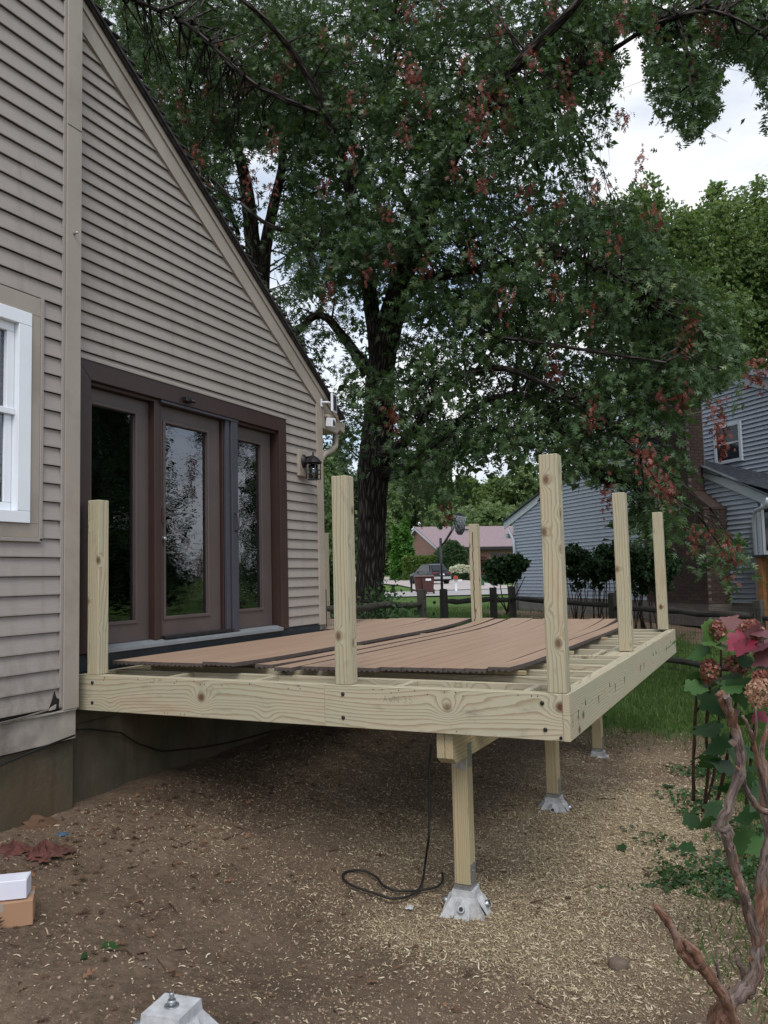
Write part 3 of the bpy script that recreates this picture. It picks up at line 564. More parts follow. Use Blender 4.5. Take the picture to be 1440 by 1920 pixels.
b = MB(); b.obox((.162, 3.668, 3.485), (.002, .0006, 0), (-.010, .054, 0), (0, 0, .088)); b.build('solar_cells', 'navy', sp)
b = MB(); b.box((.036, 3.56, 3.44), (.046, 3.585, 3.53)); b.tube([(.04, 3.572, 3.49), (.09, 3.59, 3.49), (.14, 3.64, 3.485)], .012, 8); b.build('bracket', 'white', sp)
sc = thing('security_camera', 'small white security camera below the solar panel on the eave return', 'camera', (.08, 3.66, 3.26))
b = MB(); b.tube([(.034, 3.66, 3.34), (.06, 3.66, 3.345), (.085, 3.66, 3.34), (.09, 3.66, 3.31)], .022, 10); b.build('mount', 'trim', sc)
b = MB(); b.obox((.105, 3.66, 3.265), (.045, -.008, -.008), (.006, .032, 0), (.006, 0, .050)); b.build('camera_body', 'white', sc, .006)
b = MB(); b.obox((.153, 3.655, 3.258), (.002, 0, 0), (0, .018, 0), (0, 0, .034)); b.build('lens_window', 'black', sc)
# small stub screw in the corner trim
MB().tube([(XL+.034, -.17, 4.02), (XL+.07, -.165, 4.03)], .008, 6).build('hook', 'metal', house)
# ------------------------------------------------------------------ DECK
deck = thing('deck_frame', 'unfinished deck frame of pale treated pine with railing posts standing round its edge', 'deck', (2.83, 2.5, -.45))
def lum(name, lo, hi, axis, mat='pine', bev=.003, label=None):
    o = nbox(name, lo, hi, mat, deck, axis, bev)
    if label: o['label'] = label
    return o
Z0 = H-RH
lum('rim_joist', (.03, 0, Z0), (2.07, .038, H), 0); lum('rim_joist', (2.071, 0, Z0), (W_-.039, .0375, H), 0); lum('rim_joist', (.03, .039, Z0), (W_-.08, .077, H-.001), 0)
lum('rim_joist', (W_-.038, -.001, Z0-.001), (W_, L_, H), 1); lum('rim_joist', (W_-.077, .078, Z0), (W_-.039, L_-.04, H-.002), 1)
lum('rim_joist', (-.85, L_-.038, Z0), (W_-.039, L_, H-.001), 0); lum('ledger', (.013, .08, Z0), (.051, 3.55, H-.004), 1)
jy = [.36, .72, 1.06, 1.44, 1.80, 2.08, 2.58, 3.03, 3.50, 3.80, 4.15, 4.58]
for i, y in enumerate(jy): lum('joist', (.052 if y < 3.6 else -.8, y, Z0+.01), (W_-.078, y+.038, H-.003-.004*random.random()), 0)
for x, y0, y1 in ((1.47, .078, .359), (3.28, .078, .359), (.75, .078, .359), (2.5, .078, .359), (3.25, 2.12, 2.578), (3.30, 2.62, 3.02)): lum('blocking', (x, y0, Z0+.02), (x+.038, y1, H-.006), 1)
for y0, y1 in ((2.121, 2.577),): lum('blocking', (3.34, y0, H-.06), (W_-.079, y1, H-.004), 1)
PW = .103
posts = [(.127, .0, 2.10), (2.146, .0, 2.125), (3.450, .0, 2.146), (3.415, 2.42, 2.137), (3.40, 4.92, 2.129), (1.275, 4.92, 2.105), (-.82, 4.92, 2.09)]
for i, (x, y, zt) in enumerate(posts):
    o = lum('railing_post', (x, y+.001, H+.001), (x+PW, y+PW, zt), 2, 'pine_post', bev=.004)
    if i == 5:
        pts = [(x+.045+.006*math.sin(k*1.7), y-.001, zt-.10-k*.115) for k in range(11)]; b = MB()
        for p, q in zip(pts, pts[1:]): b.hexa([(p[0]-.004, y-.0018, q[2]), (p[0]+.004, y-.0018, q[2]), (p[0]+.004, y+.001, q[2]), (p[0]-.004, y+.001, q[2]), (q[0]-.004, y-.0018, p[2]), (q[0]+.004, y-.0018, p[2]), (q[0]+.004, y+.001, p[2]), (q[0]-.004, y+.001, p[2])])
        b.build('drying_crack', 'black', deck)
# end plates: pinkish cut tops
for (x, y, zt) in posts: pass
# beam and supports
by1 = 5.0
for x in (2.781, 2.832):
    MB().hexa([(x, .045, .47), (x+.049, .045, .47), (x+.049, by1, .415), (x, by1, .415), (x, .04, .601), (x+.049, .04, .601), (x+.049, by1, .601), (x, by1, .601)], 1).build('beam', 'pine_old', deck, .003) if False else None
for x, mt in ((2.781, 'pine_end'), (2.832, 'pine_old')):
    b = MB(); pr = [(.045, .601), (.045, .455), (.10, .418), (by1, .418), (by1, .601)]
    b.go = (random.uniform(-9, 9),)*3
    A = [b.av((x, p, q), (p+b.go[0], x+b.go[1], q+b.go[2])) for p, q in pr]; B = [b.av((x+.0485, p, q), (p+b.go[0], x+.05+b.go[1], q+b.go[2])) for p, q in pr]
    b.af(A[::-1]); b.af(B)
    for i in range(5): j = (i+1) % 5; b.af([A[i], A[j], B[j], B[i]])
    o = b.build('beam', 'pine_old', deck, .002)
PY = [.31, 2.44, 4.30]; PX = 2.783
for y in PY: lum('support_post', (PX, y-.05, -.315), (PX+.098, y+.048, .417), 2, 'pine_old', .004)
for y in PY:
    b = MB()
    for zz in (0,):
        b.box((PX+.0985, y-.03, .36), (PX+.1010, y+.035, .50)); b.box((PX+.012, y-.0525, .36), (PX+.045, y-.0505, .425)); b.box((PX+.055, y-.0525, .345), (PX+.093, y-.0505, .425))
    b.build('post_cap', 'metal', deck)
    b = MB(); b.box((PX-.003, y-.056, -.345), (PX+.101, y+.052, -.316)); b.box((PX+.0985, y-.045, -.3155), (PX+.1015, y+.04, -.20)); b.box((PX-.0035, y-.045, -.3155), (PX-.0005, y+.04, -.20)); b.build('post_base', 'metal', deck)
    b = MB()
    for dz in (-.24, .38, .47): b.tube([(PX+.101, y-.01, dz), (PX+.106, y-.01, dz)], .006, 6)
    for dx in (.028, .074): b.tube([(PX+dx, y-.052, .39), (PX+dx, y-.058, .39)], .006, 6)
    b.build('screw', 'metal', deck)
# bolts
for x in (.18, 2.20, 3.42):
    for zz in (.80, .66):
        if x > 3: x2 = 3.42+(.012 if zz < .7 else 0)
        else: x2 = x
        MB().tube([(x2, .004, zz), (x2, -.004, zz), (x2, -.009, zz)], [.012, .012, .007], 12).build('bolt', 'black', deck)
MB().tube([(3.515, .004, .622), (3.515, -.006, .622)], .009, 10).build('bolt', 'black', deck)
b = MB()
for i in range(40):
    x = random.uniform(.2, 3.5); zz = random.choice([.838, .836, .62, .82]); b.tube([(x, .003, zz), (x, -.0015, zz)], .0035, 6)
for i in range(26):
    y = .2+i*.19; b.tube([(W_-.003, y, random.choice([.78, .68, .74])), (W_+.0015, y, .74)], .0035, 6)
b.build('nail_heads', 'black', deck)['kind'] = 'stuff'
# pencil marks on the rim
b = MB()
def stroke(pts, wd=.0006):
    for p, q in zip(pts, pts[1:]): b.tube([(p[0], -.0006, p[1]), (q[0], -.0006, q[1])], wd, 3, False)
mx0, mz0 = 2.47, .765
GL = {'A': [[(0, 0), (.5, 1), (1, 0)], [(.2, .4), (.8, .4)]], 'W': [[(0, 1), (.25, 0), (.5, .6), (.75, 0), (1, 1)]], 'N': [[(0, 0), (0, 1), (1, 0), (1, 1)]], '3': [[(0, .9), (.5, 1), (.8, .75), (.4, .5), (.9, .25), (.5, 0), (0, .1)]], '5': [[(.9, 1), (.2, 1), (.1, .55), (.7, .55), (.8, .2), (.4, 0), (0, .1)]]}
for k, ch in enumerate('AWN35'):
    for st_ in GL[ch]: stroke([(mx0+k*.036+(.02 if k > 2 else 0)+u*.026, mz0+v*.038) for u, v in st_])

b.build('pencil_marks', 'compedge', deck)
# composite boards laid loose
def comp_board(x, y0, y1, dxn, liftn, liftf, label):
    w2 = .0685; BZ = .044 if x < 1.3 else .026
    prof = [(-w2, .009), (-w2, .027), (w2, .027), (w2, .009), (w2, .0), (.052, 0), (.052, .007), (.036, .007), (.036, 0), (.016, 0), (.016, .007), (-.004, .007), (-.004, 0), (-.024, 0), (-.024, .007), (-.042, .007), (-.042, 0), (-w2, 0)]
    b = MB(); b.go = (random.uniform(-50, 50), random.uniform(-50, 50), 0); rows = []; ns = 16
    for i in range(ns+1):
        t = i/ns; y = y0+(y1-y0)*t; xc = x+dxn*(1-t)+.004*math.sin(t*3.1+x*3); zz = H+BZ+liftn*max(0, 1-t*6)**2+liftf*max(0, (t-.72)/.28)**1.7
        rows.append([b.av((xc+p[0], y, zz+p[1]), (y+b.go[0], p[0]+b.go[1], p[1])) for p in prof])
    for a, c_ in zip(rows, rows[1:]):
        for i in range(len(prof)):
            j = (i+1) % len(prof); b.cm = 0 if i == 1 else 1; b.af([a[i], a[j], c_[j], c_[i]])
    b.cm = 1; b.af(rows[0][::-1]); b.af(rows[-1])
    o = b.build('composite_board', ['comp', 'compedge']); tag(o, label, 'deck board', 'composite boards laid loose over the joists'); return o
for yy in (.74, 2.10, 3.52, 4.60): lum('spacer_strip', (.08, yy, H-.001), (1.30, yy+.03, H+.0435), 0, 'pine_old'); lum('spacer_strip', (1.32, yy, H-.001), (3.12, yy+.03, H+.0255), 0, 'pine_old')
ordn = ['first', 'second', 'third', 'fourth', 'fifth', 'sixth', 'seventh', 'eighth', 'ninth', 'tenth', 'eleventh', 'twelfth']
x = .165
for i in range(8):
    comp_board(x, .26+.02*random.random()-.0*i, 5.15+random.uniform(-.04, .06), .0, .012 if i > 5 else 0, .035+.01*random.random(), 'brown composite board lying %s out from the house wall' % ordn[i]); x += .1395
comp_board(1.395, .38, 5.2, -.02, .01, .06, 'brown composite board lying alone just right of the wide open gap'); comp_board(1.555, .33, 5.18, .01, .0, .05, 'brown composite board beside the lone one, left of the wide right-hand bunch')
x = 1.735
nB = 10
for i in range(nB):
    comp_board(x, .40+.015*i*(i > 3)+random.uniform(-.01, .02), 5.16+random.uniform(-.03, .08), .0, .016 if i == nB-1 else .004, .045+.015*random.random()-(.04 if i == nB-1 else 0), 'brown composite board lying %s in from the outer right rim' % ordn[nB-1-i]); x += .1398 if i < 8 else .152
for i in range(6): comp_board(-.75+.142*i, 3.72, 5.15, 0, 0, .03, 'short brown composite board past the house corner, %s from its left' % ordn[i])
# ------------------------------------------------------------------ PIERS
def pier(name, c, z0, label, sc=1., stub=False):
    t = thing(name, label, 'footing', (c[0], c[1], z0), 'white precast concrete deck piers'); b = MB(); x, y = c
    a_, h1, h2 = .068*sc, .055*sc, .145*sc
    top = [(-a_, -a_), (a_, -a_), (a_, a_), (-a_, a_)]; rB = .185*sc
    def P(px, py, pz):
        c_, s_ = math.cos(R(8)), math.sin(R(8)); return (x+px*c_-py*s_, y+px*s_+py*c_, z0+pz)
    # square head
    T = [b.av(P(p, q, h2)) for p, q in top]; Mi = [b.av(P(p*1.04, q*1.04, h2-.035*sc)) for p, q in top]
    b.af(T)
    for i in range(4): j = (i+1) % 4; b.af([Mi[i], Mi[j], T[j], T[i]])
    # sloped skirt with four winged corners
    O = []
    for i in range(4):
        p, q = top[i]; O.append(b.av(P(p*2.05, q*2.05, .0)))
    E_ = []
    for i in range(4):
        j = (i+1) % 4; p = (top[i][0]+top[j][0])/2; q = (top[i][1]+top[j][1])/2; E_.append(b.av(P(p*1.75, q*1.75, -.01)))
    for i in range(4):
        j = (i+1) % 4; b.af([O[i], E_[i], Mi[i]]); b.af([E_[i], O[j], Mi[j]]); b.af([Mi[i], E_[i], Mi[j]])
    D = [b.av(P(p*2.0, q*2.0, -.12)) for p, q in top]
    for i in range(4): j = (i+1) % 4; b.af([D[i], D[j], O[j], E_[i], O[i]])
    # pin housings on the four sides
    for i in range(4):
        a = R(90*i); ux, uy = math.cos(a), math.sin(a); vx, vy = -uy, ux
        q = [(.066, -.040, .105), (.066, .040, .105), (.142, .046, .0), (.142, -.046, .0), (.100, 0, .108)]
        I = [b.av(P((ux*r_+vx*s2)*sc, (uy*r_+vy*s2)*sc, zz*sc)) for r_, s2, zz in q]
        b.af([I[0], I[3], I[4]]); b.af([I[3], I[2], I[4]]); b.af([I[2], I[1], I[4]]); b.af([I[0], I[4], I[1]])
    b.build('concrete_head', 'pierc', t)
    for i in range(4):
        a = R(90*i+8); d = np.array([math.cos(a), math.sin(a), .55]); d /= np.linalg.norm(d); o_ = np.array([x+.096*sc*math.cos(a), y+.096*sc*math.sin(a), z0+.046*sc])
        p = MB().tube([o_, o_+d*.05*sc], .020*sc, 14).build('pin_sleeve', 'metal', t)
        MB().tube([o_+d*.0505*sc, o_+d*.0515*sc], .013*sc, 12).build('hole', 'black', p)
    if stub:
        b = MB(); b.lathe((x, y, z0+h2), [(.024, 0), (.024, .003)], 18); b.lathe((x, y, z0+h2+.004), [(.014, 0), (.014, .016)], 6); b.lathe((x, y, z0+h2+.02), [(.008, 0), (.008, .02), (.006, .022)], 10); b.build('anchor_bolt', 'metal', t)
    return t
for i, y in enumerate(PY): pier('concrete_pier', (2.832, y), -.490, ['white concrete pier under the front support post, nearest the camera of those carrying posts', 'white concrete pier under the middle support post', 'white concrete pier under the farthest support post by the grass'][i])
fp = at(322, 1886, 2.62); pier('concrete_pier', (fp[0], fp[1]), fp[2]-.145*1.0, 'bare white concrete pier with an anchor bolt and no post, in the foreground soil', 1.0, True)
print('front pier', fp, gz(fp[0], fp[1]))
# cord hanging from the beam
def G(px, py, dz=.012): p = gnd(px, py); return (p[0], p[1], gz(p[0], p[1])+dz)
cd = [on(808, 1395, 1, .62)]+[on(805, 1450, 1, .60), on(805, 1530, 1, .55), on(804, 1570, 1, .50)]
q = [G(a, b_) for a, b_ in ((797, 1625), (790, 1665), (770, 1684), (735, 1690), (700, 1680), (660, 1665), (643, 1650), (650, 1640), (680, 1637), (706, 1650), (718, 1665), (742, 1675), (780, 1675), (818, 1668), (830, 1655), (829, 1640))]
mid = [(np.array(cd[-1])*.5+np.array(q[0])*.5)]
tag(MB().tube(interp_path([tuple(map(float, p_)) for p_ in cd+mid+q], 4), .0075, 7).build('extension_cord', 'rubber'), 'black cord hanging from the beam and looping on the soil left of the front pier', 'cord')
# ------------------------------------------------------------------ small things on the ground
def gb(px, py): p = gnd(px, py); return np.array([p[0], p[1], gz(p[0], p[1])])
c0 = gb(30, 1742); bx = thing('cardboard_box', 'brown cardboard box on the soil beneath a white carton at the left', 'box', c0)
U = np.array([.10, -.01, 0])+0; 
r_h = np.array([math.cos(YAW), math.sin(YAW), 0]); f_h = np.array([-math.sin(YAW), math.cos(YAW), 0])
ub = (r_h*.94+f_h*.34); ub /= np.linalg.norm(ub); vb = np.array([-ub[1], ub[0], 0])
b = MB(); b.obox(c0+np.array([0, 0, .06])-ub*.075+vb*.11, ub*.15, vb*.10, (0, 0, .06)); b.build('carton', 'cardboard', bx, .003)
u2 = (r_h*.97+f_h*.22); u2 /= np.linalg.norm(u2); v2 = np.array([-u2[1], u2[0], 0])
MB().obox(c0+np.array([0, 0, .1208])-ub*.075+vb*.11, ub*.1505, vb*.02, (0, 0, .0006)).build('packing_tape', 'trim', bx); MB().obox(c0+np.array([0, 0, .10])-ub*.075+vb*.0095, ub*.018, vb*.0008, (0, 0, .02)).build('packing_tape', 'trim', bx)
wb = thing('white_carton', 'white carton with folded end flap lying on top of the brown cardboard box', 'box', c0+np.array([0, 0, .12]))
b = MB(); b.obox(c0+np.array([0, 0, .17])-u2*.12+v2*.09, u2*.16, v2*.06, (0, 0, .045)); o = b.build('carton', 'whitebox', wb, .003)
e0 = c0+np.array([0, 0, .2155])-u2*.12+v2*.09
MB().prism([e0+u2*.155-v2*.055, e0+u2*.155+v2*.055, e0+u2*.10], (0, 0, .0015)).build('end_flap', 'white', wb)
p = gb(1160, 1815); b = MB(); b.lathe((p[0], p[1], p[2]-.01), [(.045, 0), (.055, .02), (.048, .045), (.03, .055)], 8); tag(b.build('stone', 'stone', None, .004), 'brown fist sized stone on bare soil in the right foreground', 'stone')
def crumple(px, py, s, mat, name, label, cat, hz=.5, n_=11):
    p = gb(px, py); b = MB(); rows = []
    for i in range(n_):
        row = []
        for j in range(n_):
            u, v = (i/(n_-1)-.5)*2, (j/(n_-1)-.5)*2; rr = math.hypot(u, v); hgt = max(0, 1-rr)*s*hz
            row.append(b.av((p[0]+u*s*(1+.25*random.uniform(-1, 1)), p[1]+v*s*(1+.25*random.uniform(-1, 1)), p[2]+hgt*(.5+random.random())+.008*random.random()-.004*(rr > 1))))
        rows.append(row)
    for i in range(n_-1):
        for j in range(n_-1): b.af([rows[i][j], rows[i+1][j], rows[i+1][j+1], rows[i][j+1]])
    return tag(b.build(name, mat), label, cat)
crumple(85, 1600, .12, 'redcloth', 'red_cloth', 'crumpled dirty red cloth on the soil against the foundation', 'cloth', .55, 16)
crumple(22, 1596, .10, 'redcloth', 'red_cloth', 'smaller dark red rag heap at the left edge by the foundation', 'cloth', .5)
crumple(60, 1548, .16, 'litter', 'leaf_heap', 'brown heap of dead leaves piled against the foundation wall', 'leaf pile', .35)
crumple(117, 1565, .035, 'tag', 'blue_scrap', 'faded blue plastic scrap beside the red cloth', 'scrap', .3, 3)
crumple(768, 1703, .022, 'pierc', 'paper_scrap', 'crumpled white paper scrap near the cord and pier', 'scrap', .5, 4)
crumple(265, 1818, .045, 'stone', 'foil_scrap', 'crumpled gray foil scrap behind the bare pier', 'scrap', .5, 5)
# shavings / clods / litter
def scatter(N, xr, yr, dens, seed):
    r_ = np.random.default_rng(seed); x = r_.uniform(*xr, N*6); y = r_.uniform(*yr, N*6); k = r_.random(N*6) < dens(x, y)
    k &= ~((x < XL) & (y < 3.6)); return x[k][:N], y[k][:N]
def zloc(x, y): return tz(x, y)+.022*((vnoise(x+50, y+50, 1.3, 1)-.5)*2.2+(vnoise(x+50, y+50, 5, 2)-.5)*.9+(vnoise(x+50, y+50, 17, 3)-.5)*.5+(vnoise(x+50, y+50, 45, 4)-.5)*.35)
x, y = scatter(58000, (.2, 5.2), (-3.2, 5.6), lambda x, y: shav_density(x, y)*(1-.75*grass_mask(x, y)), 3)
n_ = len(x); pos = np.stack([x, y, zloc(x, y)+.002+.004*rng.random(n_)], -1); tip = rng.normal(size=(n_, 3)); tip[:, 2] *= .18; nr = rng.normal(size=(n_, 3))*.45; nr[:, 2] += 1
tag(cloud('wood_shavings', pos, tip, nr, .008+.030*rng.random(n_)**2.2, rng.random(n_), STRIP, 'shaving'), 'pale pine shavings scattered over the soil round the deck piers', 'wood shavings', kind='stuff')
x, y = scatter(60000, (.2, 5.2), (-3.2, 5.6), lambda x, y: np.clip(shav_density(x, y)*1.1, 0, 1)*(1-.75*grass_mask(x, y)), 33)
n_ = len(x); pos = np.stack([x, y, zloc(x, y)+.001+.003*rng.random(n_)], -1); tip = rng.normal(size=(n_, 3)); tip[:, 2] *= .4; nr = rng.normal(size=(n_, 3))*.6; nr[:, 2] += 1
tag(cloud('sawdust_flakes', pos, tip, nr, .004+.010*rng.random(n_)**1.5, rng.random(n_)*.9, LF2, 'shaving'), 'fine pale sawdust flakes between the shavings on the soil', 'sawdust', kind='stuff')
ICO = ([(0, 0, .8), (.9, 0, .1), (.28, .85, 0), (-.72, .52, .1), (-.72, -.52, 0), (.28, -.85, .1), (0, 0, -.5)], [(0, 1, 2), (0, 2, 3), (0, 3, 4), (0, 4, 5), (0, 5, 1), (6, 2, 1), (6, 3, 2), (6, 4, 3), (6, 5, 4), (6, 1, 5)])
x, y = scatter(34000, (.2, 5.2), (-3.2, 5), lambda x, y: (.25+.75*vnoise(x+9, y+9, 2.2, 14)**2)*(1-grass_mask(x, y)), 4)
n_ = len(x); pos = np.stack([x, y, zloc(x, y)+.001], -1); nr = rng.normal(size=(n_, 3)); cz = .0025+.012*rng.random(n_)**5
mclod = simple('soil_clod', (.25, .182, .13), .95, var=.35, sc=25, bump=.4)
tag(cloud('soil_clods', pos, rdir(n_), nr, cz, rng.random(n_), ICO, mclod), 'small brown soil crumbs over the bare ground', 'soil', kind='stuff')
x, y = scatter(2600, (.2, 6), (-3, 7), lambda x, y: .15+.85*np.exp(-((x-.5)/.8)**2), 5)
n_ = len(x); pos = np.stack([x, y, zloc(x, y)+.006], -1); nr = rng.normal(size=(n_, 3))*.35; nr[:, 2] += 1; tip = rng.normal(size=(n_, 3)); tip[:, 2] *= .2
tag(cloud('leaf_litter', pos, tip, nr, .03+.05*rng.random(n_)**2, rng.random(n_), OAK, 'litter'), 'dry brown and red leaves strewn over soil and grass', 'leaf litter', kind='stuff')
# twigs on soil
b = MB()
for i in range(46):
    x0, y0 = random.uniform(.6, 4.4), random.uniform(-2.3, 3); a = random.uniform(0, 6.3); l = random.uniform(.05, .22)
    b.tube([(x0+math.cos(a)*l*t+.01*random.uniform(-1, 1), y0+math.sin(a)*l*t, float(zloc(np.array([x0]), np.array([y0]))[0])+.008) for t in (0, .5, 1)], [.004, .003, .002], 5)
tag(b.build('fallen_twigs', 'twig'), 'thin dead twigs lying on the bare soil', 'twigs', kind='stuff')
# grass
def gd(x, y): return grass_mask(x, y)*(.55+.45*vnoise(x+3, y+3, 2, 21))
x1, y1 = scatter(90000, (1.0, 6.4), (-1, 9), gd, 6); x2_, y2_ = scatter(70000, (-9, 9), (5, 22), gd, 7)
x = np.concatenate([x1, x2_]); y = np.concatenate([y1, y2_]); n_ = len(x)
pos = np.stack([x, y, zloc(x, y)-.004], -1); tip = rng.normal(size=(n_, 3))*.45; tip[:, 2] = 1; sz = np.concatenate([.045+.05*rng.random(len(x1)), .07+.07*rng.random(len(x2_))])
tag(cloud('grass', pos, tip, rng.normal(size=(n_, 3)), sz, np.clip(rng.normal(.45, .25, n_), 0, 1), BLADE, 'grassb'), 'short green lawn grass beyond and beside the deck', 'grass', kind='stuff')
x, y = scatter(3800, (3.3, 4.9), (.9, 4.2), lambda x, y: np.clip(1.5*vnoise(x+13, y+13, 2.6, 31)-.70, 0, 1)*sst(3.4, 3.8, x), 16)
n_ = len(x); pos = np.stack([x, y, zloc(x, y)+.01+.03*rng.random(n_)], -1); nr = rng.normal(size=(n_, 3))*.5; nr[:, 2] += 1; tip = rng.normal(size=(n_, 3)); tip[:, 2] *= .4
tag(cloud('weeds', pos, tip, nr, .02+.035*rng.random(n_), rng.random(n_)*.8, LF2, 'hydleaf'), 'low green weeds creeping through the shavings at the right', 'weeds', kind='stuff')
# ------------------------------------------------------------------ FENCE
def rail_piece(p, q, nm, par, r_=.05):
    p = np.array(p); q = np.array(q); n_ = 9; pts = []; rad = []
    for i in range(n_):
        t = i/(n_-1); pts.append(p+(q-p)*t+np.array([0, 0, .02*math.sin(t*3.1)*random.uniform(-1, 1)])); rad.append(r_*(.6 if i in (0, n_-1) else random.uniform(.9, 1.12)))
    b = MB(); b.tube(pts, rad, 6, wob=.12); return b.build(nm, 'weathered', par)
def fence(label, P, mesh=True):
    t = thing('split_rail_fence', label, 'fence', (P[0][0], P[0][1], P[0][2]-1.25), 'weathered split rail fence round the yard')
    for i, (x, y, z) in enumerate(P):
        b = MB(); s_ = .068; b.go = (random.uniform(-9, 9),)*3
        d = np.array([P[min(i+1, len(P)-1)][0]-P[max(i-1, 0)][0], P[min(i+1, len(P)-1)][1]-P[max(i-1, 0)][1]]); d /= np.linalg.norm(d)+1e-9
        U = np.array([d[0], d[1], 0])*s_; V = np.array([-d[1], d[0], 0])*s_*.8; lean = np.array([random.uniform(-.02, .02), random.uniform(-.02, .02), 0])
        zb = z-1.35; B_ = [np.array([x, y, zb])+a*U+c_*V for a, c_ in ((-1, -1), (1, -1), (1, 1), (-1, 1))]; T_ = [np.array([x, y, z+random.uniform(-.015, .01)])+lean+a*U*.93+c_*V*.93 for a, c_ in ((-1, -1), (1, -1), (1, 1), (-1, 1))]
        b.hexa(B_+T_, 2); b.build('post', 'weathered', t, .010)
    for a, c_ in zip(P, P[1:]):
        for dz in (-.24, -1.02): rail_piece((a[0], a[1], a[2]+dz+random.uniform(-.02, .02)), (c_[0], c_[1], c_[2]+dz+random.uniform(-.02, .02)), 'rail', t)
    if mesh:
        b = MB()
        for a, c_ in zip(P, P[1:]):
            a = np.array(a); c_ = np.array(c_); l = np.linalg.norm((c_-a)[:2]); nn = int(l/.05); nrm = np.array([-(c_-a)[1], (c_-a)[0], 0])/l*.055; nrm = nrm if nrm[1] < 0 else -nrm
            for i in range(nn+1): p = a+(c_-a)*i/nn+nrm; b.tube([p+(0, 0, -.14), p+(0, 0, -1.3)], .0016, 3, False)
            for k in range(12): b.tube([a+nrm+(0, 0, -.14-.1*k), c_+nrm+(0, 0, -.14-.1*k)], .0016, 3, False)
        b.build('wire_mesh', 'black', t)['kind'] = 'stuff'
    return t
fR = [at(1149, 1111, 13.9), at(1422, 1124, 11.5)]; dlt = (fR[1]-fR[0]); fR = [tuple(at(961, 1099, 16.4))]+[tuple(fR[0]), tuple(fR[1]), tuple(fR[1]+dlt), tuple(fR[1]+2*dlt)]
fence('split rail fence with wire mesh running right from the corner behind the deck', fR)
l1, l2 = at(832, 1104, 14.6), at(790, 1104, 12.2); nx_ = at(600, 1106, 9.6); dd = nx_-l2
fence('weathered split rail fence passing in front of the big oak at the left', [tuple(l2), tuple(nx_), tuple(nx_+dd)], True)
fence('weathered split rail fence between the corner post and the leaning gap post behind the deck', [tuple(at(925, 1101, 16.0)), tuple(l1)], True)
rail_piece(at(925, 1126, 16.0), at(961, 1123, 16.4), 'gap_rail', None); o = bpy.data.objects['gap_rail']; o.name = 'fence_rail'; tag(o, 'short weathered rail bridging the two fence corner posts', 'fence rail')
# ------------------------------------------------------------------ GRAY NEIGHBOUR HOUSE
NL, NR = at(963, 1000, 26), at(1426, 1132, 16.3); NL[2] = NR[2] = 0
Wd = (NR-NL)/np.linalg.norm(NR-NL); Nn = np.array([Wd[1], -Wd[0], 0]); Nn = Nn if Nn@(CP-NL) > 0 else -Nn; WL = np.linalg.norm(NR-NL)
def onw(px, py, off=0.):
    r_ = ray(px, py); t = ((NL-CP)@Nn+off)/(r_@Nn); p = CP+t*r_; return (p-NL)@Wd, p[2]
def wp(u, nn, z): p = NL+Wd*u+Nn*nn; return np.array([p[0], p[1], z])
gh = thing('gray_house', 'blue gray sided neighbouring house with a brick chimney and shingled lower roof at the right', 'house', wp(5, 0, .3))
zb = .78
uA, zA = onw(955, 985); uB, zB = onw(1055, 908); sl_ = (zB-zA)/(uB-uA)
uC, zC = onw(1327, 896, .02); uD, zD = onw(1440, 946, .02); sr_ = (zD-zC)/(uD-uC)
upk = (zC-sr_*uC-(zA-sl_*uA))/(sl_-sr_); zpk = zA+sl_*(upk-uA)
print('gray', 'uA', uA, zA, 'slopes', sl_, sr_, 'peak', upk, zpk, 'WL', WL, 'uC', uC, zC)
def gable_lo(z): return max(0, uA+(z-.13-zA)/sl_) if z > zA+sl_*(0-uA) else 0
def gable_hi(z):
    e = WL+.1
    return min(e, uC+(z-zC)/sr_)
def nlap(u0b, u1b, u0t, u1t, z0, z1, n0=0., lip=.032):
    b = MB(); rows = []
    for (ub, ut) in ((u0b, u0t), (u1b, u1t)):
        rows.append([b.av(p) for p in (wp(ub, n0-.02, z0), wp(ub, n0+lip, z0), wp(ut, n0+.003, z1-.008), wp(ut, n0-.02, z1-.008))])
    b.af(rows[0]); b.af(rows[1][::-1])
    for i in range(4): j = (i+1) % 4; b.af([rows[0][i], rows[1][i], rows[1][j], rows[0][j]])
    return b.build('siding_board', 'gray_siding', gh)
z = zb
while z < zpk-.15:
    z1 = z+.1016; lo0, lo1, hi0, hi1 = gable_lo(z), gable_lo(z1), gable_hi(z), gable_hi(z1)
    if hi1 > lo1+.1: nlap(lo0, hi0, lo1, hi1, z, z1)
    z = z1
b = MB(); b.prism([wp(0, -.03, .2), wp(WL+.1, -.03, .2), wp(WL+.1, -.03, gable_hi and zC+sr_*(WL+.1-uC)), wp(upk, -.03, zpk), wp(0, -.03, zA+sl_*(0-uA))], Nn*-.2); b.build('wall', 'gray_siding', gh)
b = MB(); b.prism([wp(-.02, .008, -.6), wp(WL+.12, .008, -.6), wp(WL+.12, .008, zb-.003), wp(-.02, .008, zb-.003)], Nn*-.3); b.build('foundation', 'ncf', gh)
for (a, za, c_, zc) in ((uA-.28, zA-sl_*.28, upk, zpk), (upk, zpk, uD+1.5, zD+sr_*1.5)):
    b = MB(); b.prism([wp(a, .05, za-.02), wp(c_, .05, zc-.02), wp(c_, .05, zc+.20), wp(a, .05, za+.20)], Nn*-.035); b.build('rake_board', 'graytrim', gh)
    b = MB(); b.prism([wp(a, .12, za+.202), wp(c_, .12, zc+.202), wp(c_, .12, zc+.235), wp(a, .12, za+.235)], Nn*-.14); b.build('shingle_edge', 'shingle_gray', gh)
